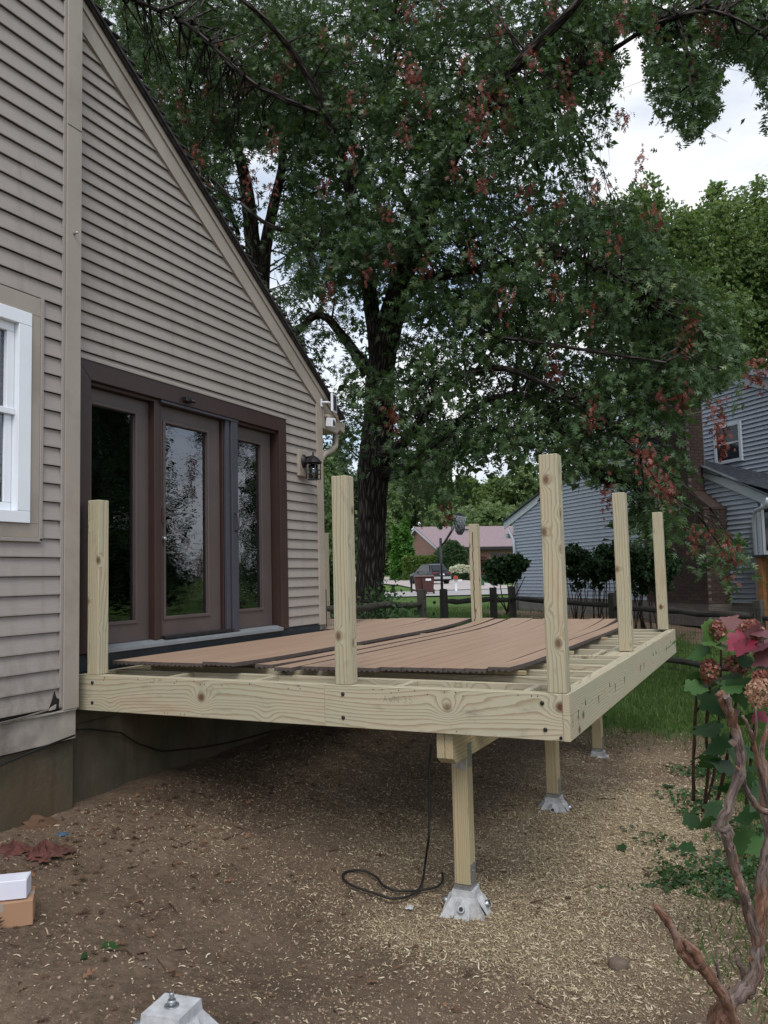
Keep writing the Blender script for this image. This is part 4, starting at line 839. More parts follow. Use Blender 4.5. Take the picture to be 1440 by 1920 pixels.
# left slope roof
b = MB(); b.prism([wp(uA-.3, .1, zA-sl_*.3+.21), wp(upk, .1, zpk+.21), wp(upk, .1, zpk+.24), wp(uA-.3, .1, zA-sl_*.3+.24)], Nn*-9); b.build('roof', 'shingle_gray', gh)
# right slope: rises back to the upper storey wall
e1, e2 = onw(1327, 888, .1), onw(1440, 917, .1); f1_, f2_ = onw(1324, 864, -1.3), onw(1440, 888, -1.3)
def ext(a, c_, k): return (a[0]+(c_[0]-a[0])*k, a[1]+(c_[1]-a[1])*k)
E0, E1, F0, F1 = ext(e1, e2, -.25), ext(e1, e2, 2.2), ext(f1_, f2_, -.25), ext(f1_, f2_, 2.2)
nb_ = 15
for k in range(nb_):
    t0, t1 = k/nb_, (k+1)/nb_; A = wp(E0[0]+(F0[0]-E0[0])*t0, .1-1.4*t0, E0[1]+(F0[1]-E0[1])*t0+.015); B = wp(E1[0]+(F1[0]-E1[0])*t0, .1-1.4*t0, E1[1]+(F1[1]-E1[1])*t0+.015)
    C_ = wp(E1[0]+(F1[0]-E1[0])*t1, .1-1.4*t1, E1[1]+(F1[1]-E1[1])*t1); D = wp(E0[0]+(F0[0]-E0[0])*t1, .1-1.4*t1, E0[1]+(F0[1]-E0[1])*t1)
    MB().prism([A, B, C_, D], (0, 0, -.02)).build('shingle_course', 'shingle_gray', gh)
# upper storey wall (set back)
un0 = onw(1240, 800, -1.3)[0]; un1 = onw(1440, 720, -1.3); ut = onw(1375, 710, -1.3); sru = (un1[1]-ut[1])/(un1[0]-ut[0]); uend = un1[0]+2.5
upku = onw(1250, 700, -1.3)[0]; zpku = ut[1]+sru*(upku-ut[0])
z = 3.2; zmin_f = lambda u: f1_[1]+(f2_[1]-f1_[1])*(u-f1_[0])/(f2_[0]-f1_[0])
while z < zpku-.1:
    z1 = z+.1016; hi = min(uend, ut[0]+(z1-.12-ut[1])/sru); 
    if hi > upku-1.4+.2: nlap(upku-1.4, min(uend, hi), upku-1.4, hi, z, z1, -1.3)
    z = z1
b = MB(); b.prism([wp(upku-1.4, -1.33, .5), wp(uend, -1.33, .5), wp(uend, -1.33, ut[1]+sru*(uend-ut[0])), wp(upku, -1.33, zpku), wp(upku-1.4, -1.33, zpku)], Nn*-4); b.build('wall', 'gray_siding', gh)
b = MB(); b.prism([wp(upku, -1.25, zpku-.12), wp(uend+.3, -1.25, ut[1]+sru*(uend+.3-ut[0])-.12), wp(uend+.3, -1.25, ut[1]+sru*(uend+.3-ut[0])+.12), wp(upku, -1.25, zpku+.12)], Nn*-.04); b.build('rake_board', 'graytrim', gh)
b = MB(); b.prism([wp(upku, -1.18, zpku+.125), wp(uend+.3, -1.18, ut[1]+sru*(uend+.3-ut[0])+.125), wp(uend+.3, -1.18, ut[1]+sru*(uend+.3-ut[0])+.16), wp(upku, -1.18, zpku+.16)], Nn*-4); b.build('roof', 'shingle_gray', gh)
# upper window
c1, c2 = onw(1345, 806, -1.3), onw(1391, 858, -1.3); u0_, u1_, z0_, z1_ = c1[0], c2[0], c2[1], c1[1]
def wbox(u0, u1, n0, n1, z0, z1):
    return [wp(u0, n0, z0), wp(u1, n0, z0), wp(u1, n1, z0), wp(u0, n1, z0), wp(u0, n0, z1), wp(u1, n0, z1), wp(u1, n1, z1), wp(u0, n1, z1)]
fm = MB(); t = .07
for q in ((u0_-t, u1_+t, z0_-t, z0_), (u0_-t, u1_+t, z1_, z1_+t), (u0_-t, u0_, z0_, z1_), (u1_, u1_+t, z0_, z1_)): fm.hexa(wbox(q[0], q[1], -1.31, -1.23, q[2], q[3]))
wn_ = fm.build('window', 'graytrim', gh)
b = MB(); b.hexa(wbox(u0_, u1_, -1.30, -1.258, z0_, z1_)); b.build('pane', 'carglass', wn_)
b = MB(); b.hexa(wbox(u0_, u1_, -1.257, -1.245, (z0_+z1_)/2-.02, (z0_+z1_)/2+.02)); b.build('meeting_rail', 'graytrim', wn_)
# corner, downspout, right window sliver, brown post
b = MB(); b.hexa(wbox(WL+.06, WL+.16, -.02, .03, zb, onw(1430, 950)[1]-.1)); b.build('corner_trim', 'graytrim', gh)
ug = onw(1413, 960, .1); pts = [wp(onw(1440, 935, .45)[0], .45, onw(1440, 935, .45)[1]), wp(onw(1438, 948, .40)[0], .40, onw(1438, 948, .40)[1]), wp(onw(1417, 958, .12)[0], .12, onw(1417, 958, .12)[1]), wp(onw(1413, 972, .07)[0], .07, onw(1413, 972, .07)[1]), wp(onw(1413, 972, .07)[0], .07, .45)]
MB().tube(pts, .042, 8).build('downspout', 'graytrim', gh)
ul, zl_ = onw(957, 1000, .05); pts = [wp(-.25, .05, zA-sl_*.25-.05), wp(-.12, .05, zA-sl_*.25-.2), wp(.10, .06, zA-.5), wp(.12, .06, zA-.8), wp(.12, .06, .35)]
MB().tube(pts, .045, 8).build('downspout', 'graytrim', gh)
b = MB(); b.prism([wp(-.3, .1, zA-.42), wp(-.42, .1, zA-.40), wp(-.44, .1, zA-.27), wp(-.3, .1, zA-.27)], Nn*-9); b.build('gutter', 'graytrim', gh)
uw = onw(1432, 1000)[0]
b = MB(); b.hexa(wbox(WL+.20, WL+1.6, -.1, .04, 1.75, 2.95)); b.build('patio_window', 'white', gh)
b = MB(); b.hexa(wbox(WL+.28, WL+1.5, .041, .045, 1.83, 2.86)); b.build('patio_pane', 'carglass', gh)
nd = thing('neighbor_porch', 'orange stained timber porch post and dark rail at the right end of the gray house', 'porch', wp(WL+.6, .5, 0))
b = MB(); b.hexa(wbox(WL+.22, WL+.36, .12, .26, -.3, 1.70)); b.build('post', 'orangewood', nd); b = MB(); b.hexa(wbox(WL-.12, WL+2.2, .10, .30, 1.701, 1.745)); b.build('rail', 'black', nd)
for k in range(5):
    b = MB(); b.hexa(wbox(WL+.42+.15*k, WL+.52+.15*k, .16, .2, .2, 1.69)); b.build('slat', 'orangewood', nd)
# chimney of individual bricks
ub_ = onw(1369, 1050)[0]; us_ = onw(1322, 900)[0]; zsh = onw(1366, 955)[1]; DN, DS = .62, .46; ub0 = ub_-2.0; us0 = us_-.95; ztop = 6.42
ch = MB(); ch.hexa(wbox(ub0+.01, ub_-.01, -.1, DN-.01, .3, zsh)); ch.hexa(wbox(us0+.01, us_-.01, -.03, DS-.01, zsh, ztop)); chim = ch.build('chimney', 'mortar', gh)
bricks = []
BL, BH, J = .203, .0575, .010
def course(z, u0, u1, nd_, far=False):
    k = int(round((z-.78)/(BH+J))); off = (BL+J)/2*(k % 2)
    # broad face
    u = u0-off
    while u < u1-.02:
        a, c_ = max(u, u0), min(u+BL, u1)
        if c_-a > .03: bricks.append((wbox(a, c_, nd_-.02, nd_+.0+random.uniform(-.002, .003), z, z+BH), z))
        u += BL+J
    n_ = nd_-.001+0-off
    while n_ > .0:
        a, c_ = max(n_-BL, 0), min(n_, nd_-.005)
        if c_-a > .02: bricks.append((wbox(u1-.015, u1+.004+random.uniform(-.002, .003), a, c_, z, z+BH), z-5))
        n_ -= BL+J
z = zb+.0
while z < zsh: course(z, ub0, ub_, DN); z += BH+J
while z < 6.36: course(z, us0, us_, DS); z += BH+J
b = MB(); b.hexa(wbox(ub0-.02, ub_+.02, -.05, DN+.015, zsh, zsh+.05)); b.build('shoulder_cap', 'brick', chim)
b = MB(); b.prism([wp(ub_-.03, .0, zsh+.05), wp(us_, .0, zsh+.45), wp(us_, .0, zsh+.05)], Nn*(DS-.02)); b.build('shoulder_slope', 'brick', chim)
bricks.sort(key=lambda q: q[1]); rest = MB(); print('bricks', len(bricks))
for i, (q, zz) in enumerate(bricks):
    if i < 290:
        m = MB(); m.ct = 0; m.hexa(q); m.build('brick', 'brick', chim)
    else: rest.ct = random.random(); rest.hexa(q)
rest.build('upper_bricks', 'brick', chim)['kind'] = 'stuff'
# ------------------------------------------------------------------ OAKS
def limb(name, pts, par, mat='bark', wid=None, nseg=10):   # pts (px,py,depth,width px)
    pts = [(a, b_, d+(1.5*min(1, max(0, (a-880)/220.)) if name == 'limb' else 0), w_) for a, b_, d, w_ in pts]; P = [at(a, b_, d) for a, b_, d, w_ in pts]; Rr = [w_*d/F/2 for a, b_, d, w_ in pts]
    Q = interp_path([tuple(p)+(r_,) for p, r_ in zip(P, Rr)], 5); b = MB()
    b.tube([q[:3] for q in Q], [max(.006, q[3]) for q in Q], nseg, wob=.05); b.build(name, mat, par); return [q[:3] for q in Q]
ob = at(690, 1135, 14.6); oak = thing('pin_oak', 'large pin oak behind the deck, its dark green crown hung with dead red clusters', 'tree', (ob[0], ob[1], gz(ob[0], ob[1])-.1))
nodes = []
zbz = 1190
D0 = 14.6
nodes += limb('trunk', [(688, 1200, D0, 92), (690, 1150, D0, 70), (692, 1110, D0, 55), (695, 1050, D0, 53), (697, 980, D0, 54), (699, 910, D0, 58), (705, 860, D0, 66), (709, 800, D0, 57), (712, 720, D0, 54), (722, 640, 14.4, 52), (745, 560, 14.1, 46), (770, 470, 13.7, 40), (810, 380, 13.2, 34), (850, 290, 12.7, 30), (905, 200, 12.2, 26), (975, 115, 11.7, 22), (1060, 30, 11.2, 17), (1120, -40, 10.9, 11)], oak, nseg=20)
nodes += limb('limb', [(712, 880, D0, 44), (745, 885, 14.2, 27), (775, 872, 13.7, 24), (802, 848, 13.2, 20), (850, 800, 12.6, 16), (910, 755, 12, 13), (980, 740, 11.3, 11), (1040, 790, 10.7, 9), (1090, 850, 10.2, 6), (1130, 900, 9.9, 4)], oak)
nodes += limb('limb', [(705, 850, D0, 40), (740, 845, 14.0, 24), (780, 800, 13, 18), (840, 720, 12.2, 14), (930, 690, 11.3, 12), (1020, 720, 10.4, 9), (1110, 770, 9.7, 7), (1200, 850, 9.2, 4)], oak)
nodes += limb('limb', [(715, 720, D0, 36), (700, 600, 14.3, 30), (680, 470, 14, 26), (655, 350, 13.7, 22), (612, 215, 13.3, 17), (560, 115, 12.9, 13), (500, 40, 12.4, 10), (430, -20, 12, 7)], oak)
nodes += limb('limb', [(690, 500, 14, 20), (620, 460, 13.8, 15), (560, 440, 13.6, 11), (500, 420, 13.4, 8), (450, 380, 13.3, 5)], oak)
nodes += limb('limb', [(690, 700, D0, 26), (650, 640, 14.6, 19), (600, 590, 14.7, 14), (550, 630, 14.8, 12), (530, 640, 15, 6)], oak)
nodes += limb('limb', [(750, 560, 14, 24), (820, 520, 12.9, 17), (920, 500, 11.8, 14), (1020, 480, 10.7, 10), (1120, 500, 9.9, 7), (1220, 560, 9.5, 4)], oak)
nodes += limb('limb', [(790, 430, 13.6, 20), (735, 330, 13.8, 13), (710, 230, 13.9, 10), (730, 120, 14.0, 8), (740, 20, 14.0, 5)], oak)
nodes += limb('limb', [(900, 205, 12.2, 15), (1000, 180, 11.3, 11), (1110, 120, 10.4, 9), (1220, 50, 9.8, 8), (1330, 20, 9.3, 6), (1430, 60, 9.0, 4)], oak)
nodes += limb('limb', [(1270, 35, 9.6, 6), (1290, 100, 9.5, 5), (1295, 180, 9.4, 3)], oak)
nodes += limb('limb', [(840, 560, 12.9, 13), (900, 620, 11.6, 10), (1000, 640, 10.4, 8), (1120, 660, 9.3, 6), (1250, 680, 8.8, 4)], oak)
nodes += limb('limb', [(655, 350, 13.7, 14), (720, 250, 14.4, 10), (800, 130, 15, 8), (860, 40, 15.5, 5)], oak)
nodes += limb('limb', [(610, 215, 13.3, 11), (480, 160, 13.1, 9), (370, 60, 13, 8), (300, 20, 13, 6), (230, -10, 13, 4)], oak)
o2b = at(490, 700, 17); oak2 = thing('pin_oak', 'second oak with two dark stems rising behind the steep roof edge at the upper left', 'tree', (o2b[0], o2b[1], gz(o2b[0], o2b[1])-.1))
nodes2 = []
zt_ = 0
def ext_down(px, py, d, w_): return [(px+4, 1250, d, w_*1.5), (px+2, 900, d, w_*1.2), (px, py, d, w_)]
nodes2 += limb('trunk', ext_down(486, 545, 17, 34)+[(478, 500, 17, 30), (470, 420, 17, 28), (458, 330, 17, 22), (430, 240, 16.6, 16), (400, 150, 16.2, 12), (380, 60, 16, 7)], oak2, nseg=14)
nodes2 += limb('stem', [(492, 560, 17, 26), (497, 470, 17, 24), (512, 390, 17, 20), (530, 300, 17, 15), (520, 200, 17, 12), (540, 90, 17, 7)], oak2)
nodes2 += limb('limb', [(447, 440, 17, 9), (425, 380, 16.5, 11), (395, 330, 16, 12), (320, 240, 15.5, 9), (260, 180, 15, 5)], oak2)
nodes = np.array(nodes); nodes2 = np.array(nodes2)
MASK = [
 [(150, 0), (1200, 0), (1175, 70), (1165, 200), (1125, 290), (1080, 310), (1120, 340), (1170, 355), (1175, 400), (1230, 470), (1330, 580), (1390, 660), (1375, 720), (1300, 740), (1280, 800), (1265, 900), (1230, 950), (1195, 955), (1140, 900), (1080, 880), (1050, 860), (1000, 850), (960, 865), (900, 850), (850, 875), (800, 865), (770, 890), (720, 850), (690, 840), (640, 880), (604, 860), (600, 800), (620, 770), (600, 710), (545, 640), (520, 580), (480, 520), (380, 370), (270, 180)],
 [(1180, -60), (1500, -60), (1500, 200), (1436, 235), (1425, 160), (1395, 130), (1345, 130), (1345, 190), (1310, 240), (1290, 265), (1255, 230), (1222, 190), (1205, 110), (1190, 40)],
 [(120, -120), (1560, -120), (1560, 0), (120, 0)],
 [(1230, 930), (1290, 955), (1330, 1000), (1385, 1010), (1385, 1050), (1330, 1040), (1290, 1000), (1200, 990), (1190, 950)],
 [(1290, 700), (1385, 690), (1390, 740), (1330, 750), (1290, 740)],
 [(720, 860), (900, 850), (870, 940), (800, 930), (730, 900)]]
HOLES = [([(425, 270), (545, 270), (530, 570), (440, 480)], .85), ([(675, 560), (750, 560), (745, 850), (672, 860)], .6), ([(515, 545), (560, 530), (600, 560), (640, 540), (650, 600), (640, 720), (600, 700), (560, 640)], .75), ([(700, 540), (760, 530), (830, 560), (870, 640), (800, 650), (740, 640)], .38), ([(490, 400), (520, 400), (525, 560), (495, 560)], .8), ([(1010, 300), (1130, 290), (1120, 360), (1030, 370)], .7), ([(180, 20), (230, 20), (225, 110), (190, 80)], .8), ([(290, 90), (420, 110), (440, 200), (330, 190)], .35), ([(1080, 190), (1170, 180), (1170, 300), (1090, 300)], .45), ([(610, 640), (680, 620), (690, 800), (620, 780)], .45), ([(440, 280), (530, 280), (520, 400), (450, 400)], .5), ([(880, 400), (1000, 260), (1120, 320), (1000, 400)], .3), ([(830, 850), (1000, 840), (1000, 900), (840, 900)], .6), ([(720, 860), (760, 640), (900, 600), (1000, 690), (1000, 800), (800, 860)], .12)]
GAP = [(1150, 60), (1208, 60), (1222, 205), (1255, 238), (1290, 270), (1345, 205), (1352, 112), (1395, 112), (1425, 155), (1432, 245), (1560, 230), (1560, 520), (1400, 520), (1260, 420), (1190, 350), (1130, 325), (1165, 210)]
GAP2 = [(1318, 745), (1400, 690), (1400, 560), (1560, 500), (1560, 1120), (1400, 1080), (1390, 1000), (1330, 955), (1285, 930), (1300, 800)]
KEEPOUT = [(0, 0), (150, 0), (150, 20), (640, 790), (640, 860), (560, 860), (0, 300)]
def dfront(px, py):
    d = np.interp(px, [150, 400, 600, 720, 850, 1000, 1200, 1450], [14.5, 13.6, 12.8, 12.0, 11.3, 10.9, 10.7, 10.7])
    return d+np.interp(py, [0, 300, 700, 1000], [.6, 0, .2, 0])+np.where((px < 780) & (py > 820), 1.0, 0)
def clumps(N, dd0, dd1, seed, holes=True, pxr=(120, 1560), pyr=(-120, 1060)):
    g = np.random.default_rng(seed); out = []
    while len(out) < N:
        px = g.uniform(*pxr); py = g.uniform(*pyr)
        if not any(inpoly(px, py, m) for m in MASK): continue
        if py < 0 and g.random() < .6: continue
        if holes and any(inpoly(px, py, h_) and g.random() < f for h_, f in HOLES): continue
        nn = vnoise(np.array([px]), np.array([py]), 1/75., 60+seed)[0]
        if nn < .30 and g.random() < .8: continue
        out.append((px, py, float(dfront(px, py))+g.uniform(dd0, dd1)))
    return out
def spray(cl, rad, nleaf, size, seed, back=False):
    g = np.random.default_rng(seed); P = []; T = []; N_ = []; Sz = []; Ti = []
    for (px, py, d) in cl:
        c_ = at(px, py, d); k = int(nleaf*g.uniform(.7, 1.3)); ct = g.uniform(-.16, .16); 
        nt = 7; ax = g.normal(size=(nt, 3)); ax[:, 2] = ax[:, 2]*.6-.25; ax /= np.linalg.norm(ax, axis=1, keepdims=True)
        w_ = g.integers(0, nt, k); s_ = g.random(k)**.7; p = c_+ax[w_]*(s_*rad*g.uniform(.8, 1.25))[:, None]+g.normal(size=(k, 3))*.045
        p[:, 2] -= s_**2*.10; t = ax[w_]*.8+g.normal(size=(k, 3))*.6; t[:, 2] -= .35; nn = g.normal(size=(k, 3))*.8; nn[:, 2] += .8
        P.append(p); T.append(t); N_.append(nn); Sz.append(size*g.uniform(.7, 1.3, k)); Ti.append(np.clip(g.normal(.38+ct+(.12 if (px > 900 and py > 450) else 0), .16, k), 0, 1))
    return [np.concatenate(a) for a in (P, T, N_, Sz, Ti)]
def vis(P):
    d = P-CP; z_ = d@fw; x_ = 720+F*(d@rt)/z_; y_ = 960-F*(d@up)/z_; return x_, y_, z_
def clear_roof(A):   # keep foliage off the roof and walls of the beige house
    P = A[0]; bad = (P[:, 0] < .5) & (P[:, 1] < 4.6) & (P[:, 2] < 7.5) & (P[:, 1] > -4); bad |= (P[:, 0] < .35) & (P[:, 1] < 4.4)
    x_, y_, z_ = vis(P); bad |= (y_ > 905) & (x_ < 1180) & (x_ > 600) & (z_ < 14.2) & ~((x_ > 720) & (x_ < 900) & (y_ < 940))
    bad |= inpoly(x_, y_, GAP) & (rng.random(len(P)) < .985); bad |= inpoly(x_, y_, GAP2) & (rng.random(len(P)) < .93)
    for h_, f in HOLES: bad |= inpoly(x_, y_, h_) & (rng.random(len(P)) < f*.6)
    return [a[~bad] for a in A]
near = clumps(780, 0, 1.4, 1); midc = clumps(610, 1.3, 4.0, 2); far_ = clumps(300, 4.0, 8.0, 3)
A = clear_roof(spray(near+[(1290, 190, 11), (1275, 150, 11), (1305, 130, 11), (1285, 225, 11), (1262, 175, 11), (1315, 175, 11), (1240, 130, 11), (1290, 90, 11)], .42, 50, .14, 41)); B = clear_roof(spray(midc, .52, 50, .13, 42)); C3 = clear_roof(spray(far_, .8, 60, .17, 43))
# branchlets joining clumps to the limbs
def branchlets(cl, nd_, par, step=1):
    b = MB()
    for (px, py, d) in cl[::step]:
        c_ = at(px, py, d)
        if inpoly(px, py, GAP) or inpoly(px, py, GAP2): continue
        if (c_[0] < .5 and c_[1] < 4.6): continue
        q = nd_[np.argmin(((nd_-c_)**2).sum(1)+rng.random(len(nd_))*.8)]
        l = np.linalg.norm(q-c_)
        if l > 3.2 or rng.random() < .35: continue
        q = q+rng.normal(size=3)*.04
        tt_ = np.array([q+(c_-q)*k_/4 for k_ in range(5)]); vx_, vy_, _ = vis(tt_)
        if inpoly(vx_, vy_, GAP).any(): continue
        m1 = q+(c_-q)*.35+np.array([0, 0, .10*l])+rng.normal(size=3)*.08*l**.5; m2 = q+(c_-q)*.7+np.array([0, 0, .08*l])+rng.normal(size=3)*.08
        b.tube([q, m1, m2, c_], [.016+.004*l, .013, .009, .004], 4, False)
        for k in range(3): b.tube([m2, m2+(c_-m2)*.5+rng.normal(size=3)*.08, c_+rng.normal(size=3)*.25], [.006, .005, .002], 3, False)
    o = b.build('branchlets', 'bark', par); o['kind'] = 'stuff'
branchlets(near+midc, nodes, oak)
x_, y_, z_ = vis(A[0]); infr = (x_ > 0) & (x_ < 1440) & (y_ > 0) & (y_ < 1900); order = np.argsort(np.where(infr, z_/A[3], 1e6)); top = order[:260]
lm = {}
for v_ in range(6):
    tv, tf = OAK; b = MB(); b.ct = .15+.13*v_
    I = [b.av(p) for p in tv]
    for q in tf: b.af([I[a] for a in q])
    me = b.me('leaf'); me.materials.append(MT['oakleaf']); lm[v_] = me
for i in top:
    o = bpy.data.objects.new('leaf', lm[min(5, int(A[4][i]*6))]); COL.objects.link(o); o.parent = oak; o.matrix_parent_inverse = Matrix.Translation(-oak.location)
    t = Vector(A[1][i]).normalized(); s_ = t.cross(Vector(A[2][i])).normalized(); n3 = s_.cross(t); m = Matrix((s_, t, n3)).transposed().to_4x4(); m.translation = Vector(A[0][i]); o.matrix_basis = m@Matrix.Scale(float(A[3][i]), 4)
keep = np.ones(len(A[0]), bool); keep[top] = False
cloud('foliage', *[a[keep] for a in A], OAK, 'oakleaf', oak)['kind'] = 'stuff'
cloud('foliage', *B, OAK, 'oakleaf', oak)['kind'] = 'stuff'; 
rgt = vis(C3[0])[0] > 560
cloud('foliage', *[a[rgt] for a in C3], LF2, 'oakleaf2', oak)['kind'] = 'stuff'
l2 = clumps(240, 2.0, 5.0, 8, True, (150, 640), (-100, 700)); D2 = clear_roof(spray(l2, .65, 60, .15, 48))
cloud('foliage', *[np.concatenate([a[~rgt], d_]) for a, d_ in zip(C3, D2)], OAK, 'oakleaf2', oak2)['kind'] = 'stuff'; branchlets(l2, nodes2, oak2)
# dead red clusters
RED = [(495, 35), (500, 65), (440, 90), (410, 90), (450, 150), (520, 155), (605, 75), (650, 92), (340, 80), (300, 175), (290, 195), (385, 165), (337, 185), (345, 215), (400, 215), (465, 155), (612, 210), (655, 180), (680, 185), (765, 20), (820, 15), (700, 80), (760, 120), (773, 145), (800, 200), (880, 205), (905, 160), (940, 170), (905, 190), (725, 395), (735, 490), (780, 140), (935, 45), (1035, 20), (1060, 140), (1065, 185), (1120, 100), (1160, 30), (1230, 50), (1320, 25), (1335, 60), (1350, 35), (1290, 120), (1170, 210), (905, 230), (905, 340), (855, 320), (990, 370), (1118, 350), (1155, 445), (1030, 500), (1040, 530), (1110, 580), (1295, 600), (1285, 640), (1040, 660), (1035, 690), (1280, 740), (1240, 740), (1110, 780), (1100, 790), (515, 265), (470, 330), (350, 300), (370, 290), (380, 340), (460, 330), (510, 355), (620, 540), (610, 550), (690, 500), (735, 775), (740, 785), (950, 560), (1215, 860), (1250, 910), (1260, 930), (1300, 1005), (1340, 1010), (1365, 1025), (1370, 1045), (1350, 800), (1340, 770), (1355, 820), (1195, 840), (1225, 900), (1140, 930), (1430, 690), (1415, 700), (840, 960), (610, 345), (660, 290), (540, 120), (950, 220), (1000, 110), (870, 120), (1200, 300), (1050, 380), (880, 470), (800, 490), (1225, 400), (760, 250)]
gR = np.random.default_rng(77)
for i, (px, py) in enumerate(RED):
    d = float(dfront(px, py))-.25+gR.uniform(0, .5)
    if px > 1180 and py > 740: d = 10.2
    if px < 620: d += .3
    if (px, py) == (840, 960): d = 12.5
    c_ = at(px, py, d)
    if c_[0] < .5 and c_[1] < 4.6: c_ = at(px, py, 13.2)
    k = int(30*gR.uniform(.7, 1.3)); p = c_+gR.normal(size=(k, 3))*np.array([.055, .055, .125]); t = gR.normal(size=(k, 3))*.5; t[:, 2] -= 1.2
    nm = cloud('red_leaf_cluster', p, t, gR.normal(size=(k, 3)), .088*gR.uniform(.7, 1.3, k), np.clip(gR.normal(.38+gR.uniform(-.15, .2), .2, k), 0, 1), OAK, 'redleaf', oak); nm['kind'] = 'stuff'
# ------------------------------------------------------------------ other trees and shrubs
def blob_tree(name, label, cat, base, blobs, n_, size, mat, tmpl=CL3, trunk=None, group=None, seed=0, stems=None, upb=.3, core_=False):
    t = thing(name, label, cat, base, group); g = np.random.default_rng(seed+500); P = []; Ti = []; Nn_ = []
    vol = np.array([b_[3]*b_[4]*b_[5] if len(b_) > 5 else b_[3]**3 for b_ in blobs])**.67; vol /= vol.sum()
    for b_, f in zip(blobs, vol):
        k = int(n_*f)+1; r_ = np.array([b_[3], b_[4], b_[5]]) if len(b_) > 5 else np.array([b_[3]]*3)
        nc = max(6, int(k/26)); dc = g.normal(size=(nc, 3)); dc /= np.linalg.norm(dc, axis=1, keepdims=True); rc = g.uniform(.35, 1.0, nc)**.45; cc = dc*rc[:, None]
        ii = g.integers(0, nc, k); sub = g.normal(size=(k, 3))*.16*g.uniform(.6, 1.2, nc)[ii][:, None]
        q = cc[ii]+sub; P.append(np.array(b_[:3])+q*r_); Nn_.append(q+g.normal(size=(k, 3))*.5+np.array([0, 0, upb])); Ti.append(np.clip(g.normal(.42, .13, k)+g.uniform(-.2, .22, nc)[ii], 0, 1))
    P = np.concatenate(P); nn = np.concatenate(Nn_); Ti = np.concatenate(Ti); ok = P[:, 2] > tz(P[:, 0], P[:, 1])-.05; P, nn, Ti = P[ok], nn[ok], Ti[ok]; k = len(P)
    tip = g.normal(size=(k, 3)); tip[:, 2] += .2
    cloud('crown', P, tip, nn, size*g.uniform(.6, 1.4, k), Ti, tmpl, mat, t)['kind'] = 'stuff'
    if trunk:
        b = MB(); x, y = base[0], base[1]; b.tube([(x, y, base[2]-.3), (x, y, base[2]+trunk[0]*.5), (x+.02*trunk[0], y, base[2]+trunk[0])], [trunk[1], trunk[1]*.8, trunk[1]*.4], 8)
        for i in range(6):
            a = g.uniform(0, 6.3); h_ = base[2]+trunk[0]*g.uniform(.4, .9); l = trunk[0]*g.uniform(.25, .5); b.tube([(x, y, h_), (x+l*.5*math.cos(a), y+l*.5*math.sin(a), h_+l*.5), (x+l*math.cos(a), y+l*math.sin(a), h_+l)], [trunk[1]*.4, trunk[1]*.25, trunk[1]*.08], 6)
        b.build('trunk', 'bark', t)
    if stems:
        for (a, c_, r_) in stems: MB().tube([a, (np.array(a)+np.array(c_))/2+g.normal(size=3)*.05, c_], [r_, r_*.8, r_*.5], 5).build('stem', 'twig', t)
    return t
def pblob(px, py, d, rpx, rpy=None): p = at(px, py, d); r_ = rpx*d/F; return (p[0], p[1], p[2], r_, r_, (rpy or rpx)*d/F)
def gbase(px, d): p = at(px, 1080, d); return (p[0], p[1], gz(p[0], p[1]))
# yellow-green tree behind the gray house
blob_tree('maple_tree', 'light yellow green tree standing behind the gray house at the right', 'tree', gbase(1370, 30), [pblob(1190, 420, 28, 60), pblob(1260, 470, 29, 80), pblob(1330, 470, 30, 90), pblob(1400, 440, 31, 80), pblob(1420, 560, 30, 100), pblob(1300, 600, 29, 100), pblob(1200, 560, 28, 80), pblob(1380, 690, 30, 100), pblob(1480, 500, 30, 110), pblob(1160, 480, 28, 60), pblob(1215, 365, 28, 30, 40), pblob(1340, 395, 30, 28, 50), pblob(1425, 385, 31, 26, 50), pblob(1500, 650, 30, 120), pblob(1250, 700, 29, 90)], 42000, .17, 'leafmid', trunk=(8, .25), seed=1)
# off-frame trees on the far right, seen in the door glass
for i, (x, y, r_) in enumerate(((25, 24.6, 4.0), (18, 35, 3.4))):
    z0 = gz(x, y); blob_tree('shade_tree', ['round dark green tree well beyond the right edge of the yard', 'broad dark green tree behind the gray house, mirrored in the patio doors'][i], 'tree', (x, y, z0), [(x, y, z0+4.0, r_, r_, 3.6), (x+1, y+2, z0+7.5, r_*.8, r_*.8, 2.8), (x-1, y-1.5, z0+9.5, r_*.5, r_*.5, 2.0), (x, y, z0+1.5, r_*1.1, r_*1.1, 1.6)], 7000, .5, 'leafdark', trunk=(5, .3), seed=20+i)
# distant trees behind the ranch house
gT = np.random.default_rng(5)
ft = [(640, 950, 118, 55, 60, 'leafdark'), (700, 930, 122, 50, 65, 'leaffar'), (735, 960, 112, 30, 40, 'leaffar'), (775, 930, 125, 45, 55, 'leaffar'), (830, 950, 128, 42, 40, 'leaffar'), (880, 955, 122, 45, 45, 'leafmid'), (925, 950, 125, 40, 48, 'leafmid'), (965, 955, 128, 42, 42, 'leaffar'), (1010, 940, 122, 50, 60, 'leaffar'), (1060, 960, 125, 45, 50, 'leafmid'), (600, 940, 110, 50, 80, 'leaffar'), (1120, 960, 130, 60, 60, 'leaffar'), (860, 985, 115, 60, 35, 'leaffar'), (960, 990, 116, 60, 35, 'leaffar'), (710, 1000, 110, 40, 50, 'leaffar'), (1200, 950, 130, 70, 60, 'leaffar'), (1300, 930, 130, 80, 70, 'leaffar'), (540, 930, 120, 60, 80, 'leaffar'), (800, 900, 135, 40, 40, 'leaffar')]
